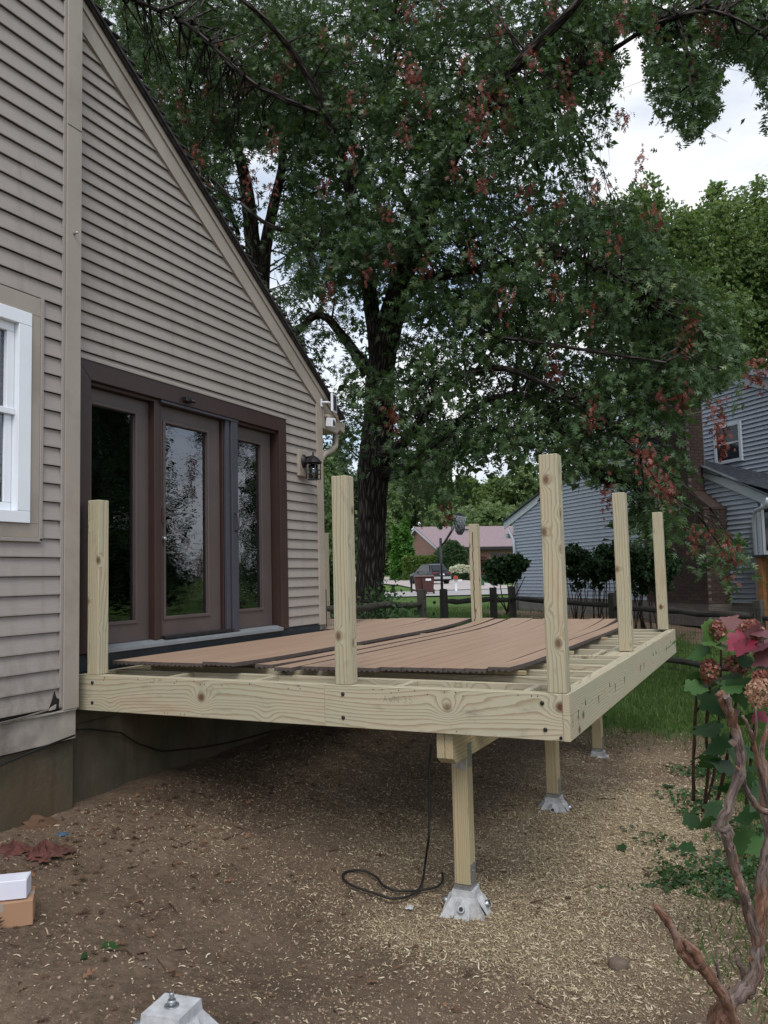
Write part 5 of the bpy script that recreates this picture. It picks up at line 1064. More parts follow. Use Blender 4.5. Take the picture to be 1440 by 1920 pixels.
adj = ['leftmost, behind the oak trunk', 'left of the arborvitae', 'just right of the oak trunk', 'above the left end of the ranch roof', 'above the ranch ridge at left', 'bright green, above the middle of the ranch roof', 'bright yellow green, left of the gray house', 'behind the gray house gable tip', 'behind the tall corner post', 'behind the gray house wall', 'hidden behind the taupe house corner', 'behind the gray house chimney', 'low, directly over the ranch ridge', 'low, over the right end of the ranch roof', 'low, behind the arborvitae', 'far behind the gray house', 'rightmost, far behind the gray house', 'far left behind the taupe house', 'tallest and farthest over the ranch house']
for i, (px, py, d, rx, rz, mt) in enumerate(ft):
    bl = [pblob(px, py, d, rx, rz)]+[pblob(px+gT.uniform(-.7, .7)*rx, py+gT.uniform(-.8, .6)*rz, d+gT.uniform(-3, 3), rx*.5, rz*.5) for _ in range(5)]+[pblob(px, 1035, d, rx*.9, 40)]
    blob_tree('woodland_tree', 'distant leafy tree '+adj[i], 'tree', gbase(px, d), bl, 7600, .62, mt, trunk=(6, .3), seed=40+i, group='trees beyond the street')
# arborvitae
for i, (px, top_, w_) in enumerate(((743, 985, 9), (762, 966, 17))):
    d = 82; bs = gbase(px, d); H_ = at(px, top_, d)[2]-bs[2]; rr = w_*d/F
    bl = [(bs[0], bs[1], bs[2]+H_*(k+.5)/9, rr*(1.05-(k/9.)**1.6), rr*(1.05-(k/9.)**1.6), H_*.09) for k in range(9)]
    blob_tree('arborvitae', ['slim dark arborvitae left of its larger twin', 'tall conical bright green arborvitae left of the ranch house'][i], 'tree', bs, bl, 5200, .32, 'arbor', tmpl=LF2, seed=70+i, upb=1.2)
def hedge_box(name, label, cat, px0, px1, ptop, d, depth, n_, size, mat, seed, box=True):
    a = at(px0, 1070, d); c_ = at(px1, 1070, d); z0 = gz(*( (a+c_)/2)[:2]); zt = at((px0+px1)/2, ptop, d)[2]; z0 = max(z0, zt-.55) if 'flower' in name else z0; g = np.random.default_rng(seed)
    t = thing(name, label, cat, ((a+c_)/2)[:2].tolist()+[z0]); k = n_; u = g.random(k); v = g.random(k); w_ = g.random(k); f_ = g.integers(0, 5, k)
    v = np.where(f_ < 2, 0.02*g.normal(size=k), v); w_ = np.where((f_ == 2) | (f_ == 3), 1+.03*g.normal(size=k), w_); u = np.where(f_ == 4, np.round(u)+.01*g.normal(size=k), u)
    if not box: w_ = w_*(1-.35*np.abs(u-.5)**2*4+.18*vnoise(u*8+3, v, 1.5, seed))
    P = a+u[:, None]*(c_-a)+v[:, None]*f_h*depth; P[:, 2] = z0+w_*(zt-z0)
    cloud('foliage', P, g.normal(size=(k, 3)), g.normal(size=(k, 3))+np.array([0, -1, 1]), size*g.uniform(.6, 1.4, k), np.clip(g.normal(.5, .2, k), 0, 1), CL3, mat, t)['kind'] = 'stuff'
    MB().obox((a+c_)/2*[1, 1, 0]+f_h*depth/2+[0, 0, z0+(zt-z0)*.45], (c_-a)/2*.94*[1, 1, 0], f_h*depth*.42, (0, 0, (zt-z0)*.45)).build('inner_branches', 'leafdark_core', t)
    return t
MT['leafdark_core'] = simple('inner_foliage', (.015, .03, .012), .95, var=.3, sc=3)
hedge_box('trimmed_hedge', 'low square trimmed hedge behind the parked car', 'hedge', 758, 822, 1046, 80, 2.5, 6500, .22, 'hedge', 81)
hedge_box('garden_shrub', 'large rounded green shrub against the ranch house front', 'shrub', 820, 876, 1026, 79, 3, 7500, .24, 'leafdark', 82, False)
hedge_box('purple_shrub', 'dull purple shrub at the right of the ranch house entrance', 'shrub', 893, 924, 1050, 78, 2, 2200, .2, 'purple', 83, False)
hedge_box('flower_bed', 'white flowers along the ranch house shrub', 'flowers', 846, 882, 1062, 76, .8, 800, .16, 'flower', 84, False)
# shrubs by the gray house
bs = gbase(952, 22); blob_tree('yew_shrub', 'dark upright shrub with bare legs left of the gray house corner', 'shrub', bs, [pblob(945+random.uniform(-32, 32), 1066+random.uniform(-22, 22), 22, random.uniform(9, 20), random.uniform(7, 13)) for _ in range(14)], 5200, .11, 'leafdark', tmpl=LF2, seed=90, upb=.6, stems=[(np.array(bs)+[random.uniform(-.1, .1), 0, 0], at(px, 1080, 22), .02) for px in (920, 935, 950, 962, 972, 985)])
hs = []
k0 = 0
for i, (px, d) in enumerate(((1085, 17.5), (1120, 17.0), (1160, 16.5), (1200, 16), (1235, 15.5))):
    bs = gbase(px, d); sts = [(np.array(bs)+[random.uniform(-.15, .15), random.uniform(-.1, .1), 0], at(px+random.uniform(-24, 24), 1075, d), .012) for _ in range(9)]
    blob_tree('foundation_shrub', 'clipped dark evergreen shrub with bare lower stems against the gray house, %s from its left' % ordn[i], 'shrub', bs, [pblob(px+random.uniform(-30, 30), 1054+random.uniform(-20, 22), d+random.uniform(-.3, .3), random.uniform(12, 26), random.uniform(9, 20)) for _ in range(15)]+[pblob(px+random.uniform(-20, 20), 1085+random.uniform(-8, 20), d, 9, 12) for _ in range(2)]+([pblob(px, 1090, d, 24, 26)] if i >= 3 else []), 5600, .07, 'leafdark', tmpl=LF2, seed=95+i, upb=.8, stems=sts, group='shrubs along the gray house wall')
# low plants along the left fence and trunk
for i, (px, py, d) in enumerate(((720, 1118, 13.6), (600, 1178, 11.5), (640, 1140, 12.5), (690, 1175, 10.8), (740, 1165, 11.2), (770, 1172, 11.0), (605, 1060, 20), (640, 1172, 11.2))):
    p = at(px, py, d); g0 = gz(p[0], p[1]); r_ = .45
    blob_tree('wild_plant', ['leafy green sapling at the right foot of the oak trunk', 'leafy weeds at the house corner', 'dark ivy clump in front of the oak trunk', 'low green weeds below the left fence rail', 'weeds just left of the fence gap post', 'weeds touching the fence gap post', 'tall green bush seen between the house corner and post', 'green weeds between two deck posts at the left'][i], 'plant', (p[0], p[1], g0), [(p[0], p[1], (p[2]+g0)/2, r_, r_, abs(p[2]-g0)/2+.2)], 700 if i != 6 else 2500, .07 if i != 6 else .12, 'hydleaf' if i % 2 == 0 else 'leafdark', tmpl=LF2, seed=110+i)
# ------------------------------------------------------------------ RANCH HOUSE
C0 = at(826, 1066, 84); C0[2] = 0; gz0 = gz(C0[0], C0[1]); Vr = (-2.7*r_h+12*f_h); VL = 12.3; Vr /= np.linalg.norm(Vr); Ur = np.array([Vr[1], -Vr[0], 0]); Ur = Ur if Ur@r_h > 0 else -Ur
ra = thing('ranch_house', 'single storey pinkish brick ranch house with mauve shingle roof across the street', 'house', (C0[0], C0[1], gz0))
def rp(u, v, z): p = C0+Ur*u+Vr*v; return np.array([p[0], p[1], z])
ez = 4.35; rz = 6.85; ez2 = 5.6; vr = 8.2; gb0 = gz0-.5
b = MB(); b.prism([rp(0, 0, gb0), rp(0, VL, gb0), rp(0, VL, ez2), rp(0, vr, rz-.15), rp(0, 0, ez)], Ur*9.6); b.build('brick_wall', 'brickfar', ra)
b = MB(); b.prism([rp(9.6, 1.6, gb0), rp(9.6, VL, gb0), rp(9.6, VL, ez2), rp(9.6, vr, rz-.15), rp(9.6, 1.6, ez)], Ur*7); b.build('brick_wall', 'brickfar', ra)
b = MB(); b.prism([rp(-.5, -.7, ez-.15), rp(-.5, vr, rz), rp(-.5, vr, rz+.16), rp(-.5, -.7, ez+.02)], Ur*24); b.build('roof', 'shingle_mauve', ra)
b = MB(); b.prism([rp(-.5, vr+.01, rz), rp(-.5, VL+.6, ez2-.2), rp(-.5, VL+.6, ez2-.02), rp(-.5, vr+.01, rz+.16)], Ur*24); b.build('roof', 'shingle_mauve', ra)
b = MB(); b.prism([rp(-.52, -.75, ez-.32), rp(-.52, vr, rz-.18), rp(-.52, VL+.6, ez2-.4), rp(-.52, VL+.6, ez2-.16), rp(-.52, vr, rz+.06), rp(-.52, -.75, ez-.08)], Ur*.06); b.build('rake_board', 'graytrim', ra)
b = MB(); b.prism([rp(-.5, -.76, ez-.35), rp(-.5, -.70, ez-.35), rp(-.5, -.70, ez-.05), rp(-.5, -.76, ez-.05)], Ur*24); b.build('fascia', 'black', ra)
b = MB(); b.prism([rp(-.02, 8.5, gz0+1.4), rp(-.02, 10, gz0+1.4), rp(-.02, 10, gz0+2.4), rp(-.02, 8.5, gz0+2.4)], Ur*-.05); b.build('window', 'carglass', ra)
def rbox(nm, u0, u1, v0, v1, z0, z1, mt): 
    b = MB(); b.hexa([rp(u0, v0, z0), rp(u1, v0, z0), rp(u1, v1, z0), rp(u0, v1, z0), rp(u0, v0, z1), rp(u1, v0, z1), rp(u1, v1, z1), rp(u0, v1, z1)]); return b.build(nm, mt, ra)
rbox('front_door', 5.6, 6.4, -.06, 0, gz0, gz0+2.6, 'carglass'); rbox('window', 6.6, 7.4, -.06, 0, gz0+.4, gz0+2.5, 'navy'); rbox('window', 9.65, 13.5, 1.5, 1.59, gz0+1.3, gz0+2.7, 'carglass'); rbox('planter_wall', 9.6, 16, .2, .5, gz0-.3, gz0+1.2, 'brickfar')
# ------------------------------------------------------------------ PARKED CAR
cg = np.array(vpt(0, 0)+(0,)); c0 = at(829, 1088, 66); g0 = gz(c0[0], c0[1])+.10
car = thing('parked_car', 'dark blue crossover parked on the driveway with its rear toward us', 'car', (c0[0], c0[1], g0))
th_ = R(24); Xc = -(math.sin(th_)*r_h)+math.cos(th_)*f_h; Yc = np.array([-Xc[1], Xc[0], 0])  # forward, left
def cp(x, y, z): p = c0+Xc*x+Yc*y; return (p[0], p[1], g0+z)
def loft(name, secs, mat, par=car, smooth=True):
    b = MB(); rows = [[b.av(cp(*p)) for p in s_] for s_ in secs]; m = len(rows[0])
    for a, c_ in zip(rows, rows[1:]):
        for i in range(m): j = (i+1) % m; b.af([a[i], a[j], c_[j], c_[i]], False)
    b.af(rows[0][::-1]); b.af(rows[-1]); return b.build(name, mat, par)
def bsec(x, w_, z0, zm, z1, wt=.93): return [(x, -w_*.92, z0), (x, w_*.92, z0), (x, w_, z0+.18), (x, w_, zm), (x, w_*wt, z1), (x, -w_*wt, z1), (x, -w_, zm), (x, -w_, z0+.18)]
loft('body', [bsec(-.02, .78, .42, .7, .92), bsec(.08, .90, .30, .80, 1.02), bsec(.9, .94, .24, .85, 1.08), bsec(2.4, .94, .24, .82, 1.02), bsec(3.4, .93, .24, .78, .98), bsec(4.2, .90, .26, .66, .86), bsec(4.62, .74, .34, .56, .70)], 'carpaint')
loft('roof', [[(.28, -.74, 1.05), (.28, .74, 1.05), (.75, .60, 1.58), (.75, -.60, 1.58)], [(.6, -.76, 1.06), (.6, .76, 1.06), (1.1, .62, 1.66), (1.1, -.62, 1.66)], [(2.6, -.80, 1.02), (2.6, .80, 1.02), (2.2, .60, 1.66), (2.2, -.60, 1.66)], [(3.35, -.78, 1.0), (3.35, .78, 1.0), (2.5, .58, 1.62), (2.5, -.58, 1.62)]], 'carpaint')
b = MB(); b.poly([cp(.22, -.70, 1.08), cp(.22, .70, 1.08), cp(.64, .58, 1.52), cp(.64, -.58, 1.52)][::-1]); b.build('rear_window', 'carglass', car)
for s_ in (-1, 1):
    b = MB(); b.poly([cp(.62, s_*.80, 1.07), cp(.95, s_*.685, 1.54), cp(2.35, s_*.665, 1.58), cp(3.15, s_*.83, 1.07)]); b.build('side_window', 'carglass', car)
    for x in (.85, 3.75):
        b = MB(); b.tube([cp(x, s_*.72, .36), cp(x, s_*.955, .36)], .36, 18); w_ = b.build('wheel', 'rubber', car); b = MB(); b.tube([cp(x, s_*.956, .36), cp(x, s_*.965, .36)], .22, 12); b.build('rim', 'chrome', w_)
    b = MB(); b.obox(cp(.02, s_*.62, .90), Xc*.05, Yc*.24, (0, 0, .025)); b.build('tail_light', 'taillight', car)
    b = MB(); b.obox(cp(3.0, s_*1.0, 1.08), Xc*.05, Yc*.09, (0, 0, .06)); b.build('mirror', 'carpaint', car)
b = MB(); b.obox(cp(-.05, 0, .50), Xc*.06, Yc*.80, (0, 0, .10)); b.build('bumper', 'chrome', car, .02)
b = MB(); b.obox(cp(-.04, 0, .78), Xc*.02, Yc*.20, (0, 0, .06)); b.build('license_plate', 'white', car)

# bins, mailboxes, utility box
for i, (px, d) in enumerate(((788.5, 46.5), (803, 46))):
    p = at(px, 1105, d); g0b = gz(p[0], p[1])+.07; t = thing('trash_bin', ['left maroon wheeled trash bin, half hidden behind its twin', 'right maroon wheeled trash bin with a white label'][i], 'bin', (p[0], p[1], g0b), 'maroon wheeled bins at the street edge')
    def q(x, y, z): w_ = np.array([p[0], p[1], 0])+r_h*x+f_h*y; return (w_[0], w_[1], g0b+z)
    b = MB(); b.hexa([q(-.27, -.27, .08), q(.27, -.27, .08), q(.27, .27, .08), q(-.27, .27, .08), q(-.34, -.36, .95), q(.34, -.36, .95), q(.34, .36, .95), q(-.34, .36, .95)]); b.build('bin_body', 'bin', t, .03)
    b = MB(); b.hexa([q(-.37, -.42, .951), q(.37, -.42, .951), q(.37, .40, .951), q(-.37, .40, .951), q(-.33, -.36, 1.03), q(.33, -.36, 1.03), q(.33, .36, 1.06), q(-.33, .36, 1.06)]); b.build('lid', 'bin', t, .02)
    for s_ in (-1, 1): b = MB(); b.tube([q(.27, s_*.1, .13), q(.35, s_*.1, .13)], .13, 12); b.build('wheel', 'rubber', t)
    if i: b = MB(); b.hexa([q(-.15, -.366, .74), q(.15, -.366, .74), q(.15, -.35, .74), q(-.15, -.35, .74), q(-.15, -.372, .86), q(.15, -.372, .86), q(.15, -.36, .86), q(-.15, -.36, .86)]); b.build('label', 'white', t)
def mailbox(px, d, label, postm, boxm, h_):
    p = at(px, 1100, d); g0 = gz(p[0], p[1]); t = thing('mailbox', label, 'mailbox', (p[0], p[1], g0)); c_ = np.array([p[0], p[1], 0])
    b = MB(); b.obox(c_+[0, 0, g0+h_*.5], r_h*.06, f_h*.06, (0, 0, h_*.5)); b.build('post', postm, t)
    b = MB(); pr = [c_+r_h*a+[0, 0, g0+h_+z]-f_h*.25 for a, z in ((-.13, 0), (.13, 0), (.13, .14), (.09, .21), (0, .24), (-.09, .21), (-.13, .14))]; b.prism(pr, f_h*.5); o = b.build('box', boxm, t)
    b = MB(); b.obox(c_+[0, 0, g0+h_+.1]-f_h*.26, r_h*.10, f_h*.008, (0, 0, .08)); b.build('door', boxm, t); return c_, g0, t
mailbox(771.5, 50, 'black mailbox on a black post left of the trash bins', 'black', 'black', .85)
c_, g0, t = mailbox(855, 50.5, 'red mailbox on a white wooden post by the driveway', 'white', 'red', .80)
b = MB(); b.obox(c_+[0, 0, g0+.74]+r_h*.1, r_h*.28, f_h*.05, (0, 0, .05)); b.build('cross_arm', 'white', t)
p = at(903.5, 1090, 60); g0 = gz(p[0], p[1]); t = thing('utility_box', 'small green utility pedestal standing on the ranch house lawn', 'utility box', (p[0], p[1], g0))
b = MB(); b.obox((p[0], p[1], g0+.38), r_h*.16, f_h*.16, (0, 0, .38)); b.build('cabinet', 'greenbox', t, .02); b = MB(); b.obox((p[0], p[1], g0+.80), r_h*.18, f_h*.18, (0, 0, .03)); b.build('lid', 'greenbox', t)
# basketball hoop
pb = at(826, 1009, 28); g0 = gz(pb[0], pb[1]); bh = thing('basketball_hoop', 'black basketball hoop seen from behind, with fan shaped backboard on a bent arm', 'basketball hoop', (pb[0], pb[1], g0))
pt_ = pb.copy(); MB().tube([(pb[0], pb[1], g0), (pb[0], pb[1], pb[2])], .045, 12).build('pole', 'black', bh)
jn = at(829, 1019, 28); en = at(853, 985, 27.7); MB().tube([(pb[0], pb[1], jn[2]-.08), at(833, 1018, 28), en], .04, 8).build('arm', 'black', bh)
MB().tube([at(833, 1016, 28), at(846, 1000, 28), at(848, 978, 27.8)], .018, 6).build('brace', 'black', bh)
cb = at(861, 983, 27.6); Ub = (r_h*.52+f_h*.85); Ub /= np.linalg.norm(Ub); nb = np.array([Ub[1], -Ub[0], 0])
fan = [(-.42, .02), (-.38, .20), (-.25, .34), (0, .40), (.25, .34), (.38, .20), (.42, .02), (.30, -.24), (.14, -.36), (-.14, -.36), (-.30, -.24)]
MB().prism([cb+Ub*a+np.array([0, 0, z]) for a, z in fan], nb*.03).build('backboard', 'rubber', bh)
b = MB()
for k in range(-3, 4):
  for nb_o in (-.012, .042):
    b.tube([cb+nb*nb_o+Ub*(k*.11-.2)+np.array([0, 0, -.25]), cb+nb*nb_o+Ub*(k*.11+.15)+np.array([0, 0, .28])], .006, 4); b.tube([cb+nb*nb_o+Ub*(k*.11+.2)+np.array([0, 0, -.25]), cb+nb*nb_o+Ub*(k*.11-.15)+np.array([0, 0, .28])], .006, 4)
b.build('backboard_ribs', 'graytrim', bh)
b = MB(); rc = cb-nb*-.28+np.array([0, 0, -.2]); b.tube([rc+.22*np.array([math.cos(a), math.sin(a), 0]) for a in np.linspace(0, 6.283, 20)], .012, 5); b.build('hoop_ring', 'black', bh)
# ------------------------------------------------------------------ CUT SHRUB STEMS (near)
def stems(par, name, paths, mat='shrubbark', n_=9):
    for pts in paths:
        P = [at(a, b_, d) for a, b_, d, w_ in pts]; Rr = [w_*d/F/2 for a, b_, d, w_ in pts]; Q = interp_path([tuple(p)+(r_,) for p, r_ in zip(P, Rr)], 4)
        b = MB(); b.tube([q[:3]+rng.normal(size=3)*q[3]*.12 for q in Q], [max(.0015, q[3]*random.uniform(.88, 1.14)) for q in Q], n_, wob=.10); b.build(name, mat, par)
cb_ = at(1345, 1960, 2.6); cs = thing('cut_shrub', 'leafless cut back shrub with thick peeling reddish stems in the right foreground', 'shrub', (cb_[0], cb_[1], gz(cb_[0], cb_[1])))
dS = 2.55
gbz = [(1338, 2010, 2.62, 60)]
stems(cs, 'stem', [
 [(1338, 2080, 2.66, 52), (1340, 1985, 2.6, 48), (1352, 1905, dS, 40), (1378, 1870, dS, 32), (1412, 1840, dS, 26), (1421, 1770, dS, 24), (1425, 1700, dS, 24), (1432, 1650, dS, 26), (1440, 1600, dS, 24), (1462, 1520, dS, 20)],
 [(1424, 1790, dS, 22), (1420, 1755, dS, 24), (1402, 1700, 2.53, 21), (1390, 1665, 2.5, 20), (1380, 1635, 2.5, 19), (1368, 1590, 2.48, 20), (1360, 1555, 2.47, 22), (1352, 1548, 2.47, 22), (1364, 1520, 2.46, 19), (1376, 1480, 2.46, 18), (1389, 1440, 2.45, 20), (1386, 1400, 2.44, 19), (1378, 1365, 2.44, 18), (1368, 1340, 2.43, 20), (1355, 1310, 2.43, 19), (1347, 1297, 2.43, 17)],
 [(1368, 1345, 2.43, 12), (1366, 1320, 2.41, 12), (1362, 1304, 2.40, 13)],
 [(1380, 1930, dS, 22), (1362, 1878, 2.5, 21), (1343, 1848, 2.48, 22), (1325, 1824, 2.46, 22), (1308, 1808, 2.45, 23), (1285, 1789, 2.44, 24), (1272, 1768, 2.43, 20), (1258, 1738, 2.42, 14), (1243, 1716, 2.41, 14), (1226, 1697, 2.40, 13)],
 [(1316, 1812, 2.44, 15), (1305, 1790, 2.43, 17), (1290, 1770, 2.42, 14), (1278, 1762, 2.42, 5)],
 [(1389, 1452, 2.45, 12), (1398, 1478, 2.47, 11), (1412, 1502, 2.5, 11), (1430, 1520, 2.53, 12), (1450, 1520, 2.55, 12)],
 [(1405, 1870, 2.6, 14), (1395, 1830, 2.6, 12), (1385, 1805, 2.6, 10), (1377, 1795, 2.6, 10)],
 [(1352, 1860, 2.5, 8), (1347, 1825, 2.48, 7), (1344, 1802, 2.47, 7)],
 [(1432, 1760, 2.6, 11), (1430, 1725, 2.6, 10), (1436, 1690, 2.6, 9), (1440, 1655, 2.6, 9)],
 [(1450, 1560, 2.7, 20), (1440, 1500, 2.7, 15), (1424, 1440, 2.65, 10), (1410, 1385, 2.62, 8), (1400, 1355, 2.6, 7), (1391, 1341, 2.6, 6)],
 [(1411, 1395, 2.62, 6), (1418, 1365, 2.6, 5), (1417, 1325, 2.6, 4)],
 [(1438, 1520, 2.8, 8), (1428, 1470, 2.8, 8), (1416, 1410, 2.8, 7), (1408, 1370, 2.8, 6)],
 [(1446, 1600, 2.8, 22), (1442, 1560, 2.8, 20), (1436, 1500, 2.8, 20), (1430, 1440, 2.8, 16), (1428, 1400, 2.8, 12), (1450, 1340, 2.8, 9)],
])
# peeling bark flakes
gP = np.random.default_rng(9); b = MB()
for (px, py, d) in [(1290, 1775, 2.40), (1300, 1800, 2.41), (1270, 1770, 2.40), (1282, 1762, 2.39), (1392, 1440, 2.42), (1384, 1450, 2.42), (1376, 1340, 2.40), (1384, 1620, 2.46), (1372, 1600, 2.45), (1404, 1690, 2.5), (1396, 1676, 2.48), (1420, 1760, 2.52), (1360, 1880, 2.47), (1408, 1800, 2.52), (1350, 1552, 2.44), (1366, 1330, 2.40), (1310, 1812, 2.42), (1380, 1395, 2.42)]:
    c_ = at(px, py, d); 
    for k in range(2):
        a = gP.normal(size=3)*.006; u = gP.normal(size=3)*.007; v = np.array([0, 0, .016])+gP.normal(size=3)*.006; b.poly([c_+a, c_+a+u, c_+a+u+v, c_+a+v*.8])
b.build('peeling_bark', 'shrubbark', cs)['kind'] = 'stuff'
# ------------------------------------------------------------------ OAKLEAF HYDRANGEA
hb = gb(1315, 1520); hy = thing('oakleaf_hydrangea', 'oakleaf hydrangea with green and crimson lobed leaves and rust coloured seed heads at the right', 'shrub', hb)
dh = float((hb-CP)@fw)
stems(hy, 'stem', [
 [(1301, 1500, 4.4, 7), (1300, 1440, 4.3, 6), (1303, 1360, 4.2, 6), (1305, 1310, 4.1, 5), (1306, 1295, 4.1, 4)], [(1303, 1340, 4.2, 4), (1316, 1318, 4.1, 3), (1330, 1300, 4.0, 3)],
 [(1322, 1505, 4.4, 6), (1328, 1440, 4.3, 6), (1324, 1370, 4.2, 6), (1330, 1300, 4.0, 6), (1332, 1262, 3.9, 4)], [(1318, 1520, 4.4, 5), (1335, 1470, 4.3, 5), (1345, 1400, 4.2, 5), (1350, 1300, 4.0, 4), (1352, 1220, 3.9, 3), (1348, 1190, 3.9, 3)],
 [(1340, 1520, 4.4, 7), (1360, 1440, 4.2, 6), (1380, 1320, 4.0, 5), (1400, 1220, 3.9, 4)], [(1400, 1520, 4.2, 7), (1410, 1400, 4.0, 6), (1420, 1300, 3.8, 5), (1425, 1260, 3.7, 4)]], 'twig', 7)
def hleaf_mesh():
    out = [(0, 0), (.10, .06), (.34, .02), (.40, .16), (.30, .26), (.50, .40), (.46, .56), (.30, .58), (.30, .74), (.16, .80), (0, 1.06)]
    b = MB(); L_ = []; 
    mid = [b.av((0, t, .0)) for t in (0, .2, .4, .6, .8, 1.06)]
    for s_ in (1, -1):
        I = [b.av((s_*x, y, .10*abs(x)+.10*math.sin(y*7)*abs(x)-.05*y*y)) for x, y in out[1:-1]]
        for tri in ((mid[0], I[0], mid[1]), (I[0], I[1], I[2]), (I[0], I[2], I[3]), (I[0], I[3], mid[1]), (mid[1], I[3], mid[2]), (I[3], I[4], I[5]), (I[3], I[5], I[6]), (I[3], I[6], mid[2]), (mid[2], I[6], mid[3]), (I[6], I[7], I[8]), (I[6], I[8], mid[4]), (I[6], mid[4], mid[3]), (I[8], mid[5], mid[4])): b.af(tri if s_ > 0 else tri[::-1], True)
    return b
LV = [(1265, 1205, 3.9, 52, 'hydleaf', .9), (1330, 1190, 3.85, 55, 'hydleaf', .85), (1345, 1210, 3.8, 60, 'hydleaf', .8), (1310, 1225, 3.85, 50, 'hydleaf', .75), (1360, 1195, 3.8, 45, 'hydleaf', .95), (1385, 1205, 3.7, 55, 'hydred', .5), (1395, 1215, 3.65, 50, 'hydred', .3), (1412, 1200, 3.7, 60, 'hydplum', .5), (1425, 1215, 3.6, 60, 'hydplum', .3), (1420, 1185, 3.7, 50, 'hydplum', .6), (1435, 1230, 3.6, 60, 'hydplum', .4), (1400, 1185, 3.8, 50, 'hydplum', .7), (1370, 1170, 3.9, 45, 'hydplum', .8),
 (1300, 1275, 3.9, 48, 'hydleaf', .6), (1325, 1280, 3.85, 46, 'hydleaf', .55), (1305, 1290, 3.8, 44, 'hydleaf', .65), (1355, 1280, 3.8, 55, 'hydleaf', .5), (1375, 1270, 3.8, 50, 'hydleaf', .4), (1370, 1290, 3.7, 50, 'hydleaf', .6), (1390, 1300, 3.7, 60, 'hydleaf', .3), (1340, 1320, 3.95, 60, 'hydleaf', .2), (1350, 1350, 3.9, 70, 'hydleaf', .25), (1330, 1370, 4.0, 60, 'hydleaf', .2), (1375, 1340, 3.9, 60, 'hydleaf', .3), (1345, 1400, 4.0, 60, 'hydleaf', .3), (1330, 1430, 4.1, 55, 'hydleaf', .2), (1360, 1440, 4.0, 65, 'hydleaf', .15), (1385, 1410, 4.0, 60, 'hydleaf', .2), (1310, 1420, 4.2, 40, 'hydleaf', .3), (1350, 1480, 4.1, 55, 'hydleaf', .3), (1375, 1480, 4.1, 60, 'hydleaf', .25), (1345, 1530, 4.2, 55, 'hydleaf', .7), (1325, 1545, 4.2, 45, 'hydleaf', .6), (1300, 1540, 4.3, 40, 'hydleaf', .5), (1395, 1580, 4.0, 60, 'hydleaf', .6), (1425, 1590, 3.8, 60, 'hydleaf', .7), (1290, 1590, 4.2, 38, 'hydleaf', .3), (1425, 1260, 3.6, 50, 'hydleaf', .95), (1440, 1290, 3.5, 55, 'hydleaf', .9), (1440, 1370, 3.4, 55, 'hydleaf', .8), (1435, 1400, 3.4, 50, 'hydleaf', .5), (1405, 1350, 3.7, 55, 'hydleaf', .3), (1420, 1440, 3.7, 55, 'hydleaf', .3), (1400, 1470, 3.8, 55, 'hydleaf', .2), (1425, 1500, 3.8, 60, 'hydleaf', .2), (1400, 1530, 3.9, 55, 'hydleaf', .4), (1430, 1350, 3.6, 40, 'hydred', .3), (1410, 1250, 3.7, 45, 'hydleaf', .4), (1375, 1240, 3.8, 45, 'hydleaf', .5), (1395, 1240, 3.7, 40, 'hydleaf', .3)]
cache = {}
gH = np.random.default_rng(31)
for (px, py, d, s_, mt, ti) in LV:
    key = (mt, int(ti*5))
    if key not in cache:
        b = hleaf_mesh(); b.t = [ti]*len(b.v); me = b.me('leaf'); me.materials.append(MT[mt]); cache[key] = me
    o = bpy.data.objects.new('leaf', cache[key]); COL.objects.link(o); o.parent = hy; o.matrix_parent_inverse = Matrix.Translation(-hy.location)
    t = Vector((gH.normal()*.8, gH.normal()*.6-.3, gH.uniform(-.9, .1))).normalized(); nn = Vector((gH.normal()*.5+.1, -.25+gH.normal()*.4, .8)); sd_ = t.cross(nn).normalized(); n3 = sd_.cross(t)
    m = Matrix((sd_, t, n3)).transposed().to_4x4(); m.translation = Vector(at(px, py, d))-t*(s_*d/F*.5); o.matrix_basis = m@Matrix.Scale(float(s_*d/F*1.0), 4)
FL = ([(0, 0, 0), (-.5, .35, .1), (0, .9, 0), (.5, .35, .1)], [(0, 1, 2), (0, 2, 3)])
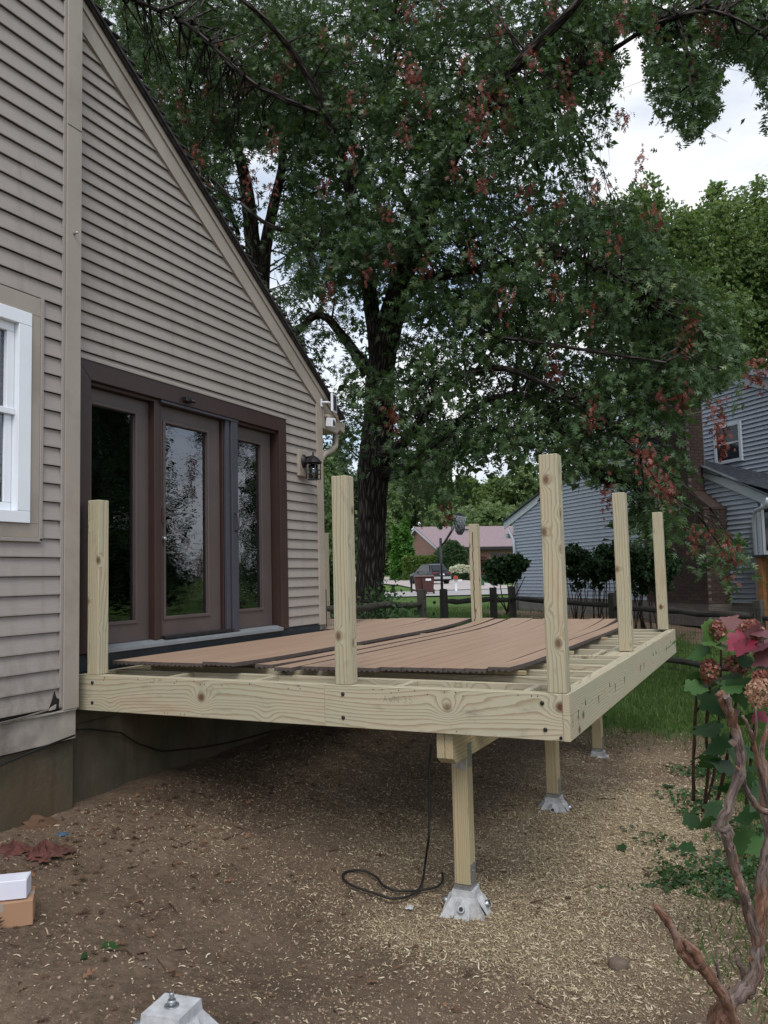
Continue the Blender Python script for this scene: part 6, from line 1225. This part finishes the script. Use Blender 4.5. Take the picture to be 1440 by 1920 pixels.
HD = [(1330, 1255, 3.8, 16, 27, 'floret', 260), (1345, 1180, 3.85, 14, 20, 'floret', 220), (1408, 1180, 3.75, 20, 26, 'floret', 320), (1375, 1243, 3.75, 15, 17, 'floret', 200), (1426, 1295, 3.4, 26, 30, 'floretpink', 420), (1430, 1270, 3.55, 18, 16, 'floret', 200), (1385, 1190, 3.9, 14, 14, 'floret', 120), (1395, 1252, 3.75, 12, 12, 'floret', 110)]
for px, py, d, rx, rz_, mt, k in HD:
    c_ = at(px, py, d); dr = gH.normal(size=(k, 3)); dr /= np.linalg.norm(dr, axis=1, keepdims=True); sc3 = np.array([rx, rx, rz_])*d/F; tap = (1-.35*np.clip(dr[:, 2:3], 0, 1)); p = c_+dr*sc3*tap*gH.uniform(.75, 1.05, (k, 1))
    cloud('seed_head', p, np.cross(dr, gH.normal(size=(k, 3)))+dr*.4, dr+gH.normal(size=(k, 3))*.4, .017*gH.uniform(.7, 1.3, k), np.clip(gH.normal(.5, .25, k), 0, 1), FL, mt, hy)
# plant torn up on the soil
def groundleaf(px, py, s_, ti, nm='fallen_leaf', lab=''):
    b = hleaf_mesh(); b.t = [ti]*len(b.v); me = b.me('leaf'); me.materials.append(MT['hydleaf']); o = bpy.data.objects.new(nm, me); COL.objects.link(o); p = gb(px, py); a = gH.uniform(0, 6.3)
    o.matrix_world = Matrix.Translation((p[0], p[1], p[2]+.02))@Matrix.Rotation(a, 4, 'Z')@Matrix.Rotation(gH.uniform(-.3, .3), 4, 'X')@Matrix.Scale(s_, 4); tag(o, lab, 'leaf')
groundleaf(190, 1782, .10, .5, lab='green wilted leaf on the bare soil at the left foreground'); groundleaf(165, 1800, .09, .2, lab='darker wilted leaf beside the green one at the left foreground'); groundleaf(1245, 1480, .12, .1, lab='dark fallen leaf on the shavings beside the weeds'); groundleaf(1165, 1600, .09, .1, lab='small dark leaf on the shavings right of the middle pier')
tag(MB().tube([gb(195, 1790)+[0, 0, .02], gb(235, 1795)+[0, 0, .035], gb(262, 1812)+[0, 0, .02], gb(290, 1800)+[0, 0, .015], gb(318, 1832)+[0, 0, .01]], [.004, .004, .003, .003, .002], 6).build('torn_stem', 'twig'), 'torn reddish plant stem lying on the soil behind the bare pier', 'stem')
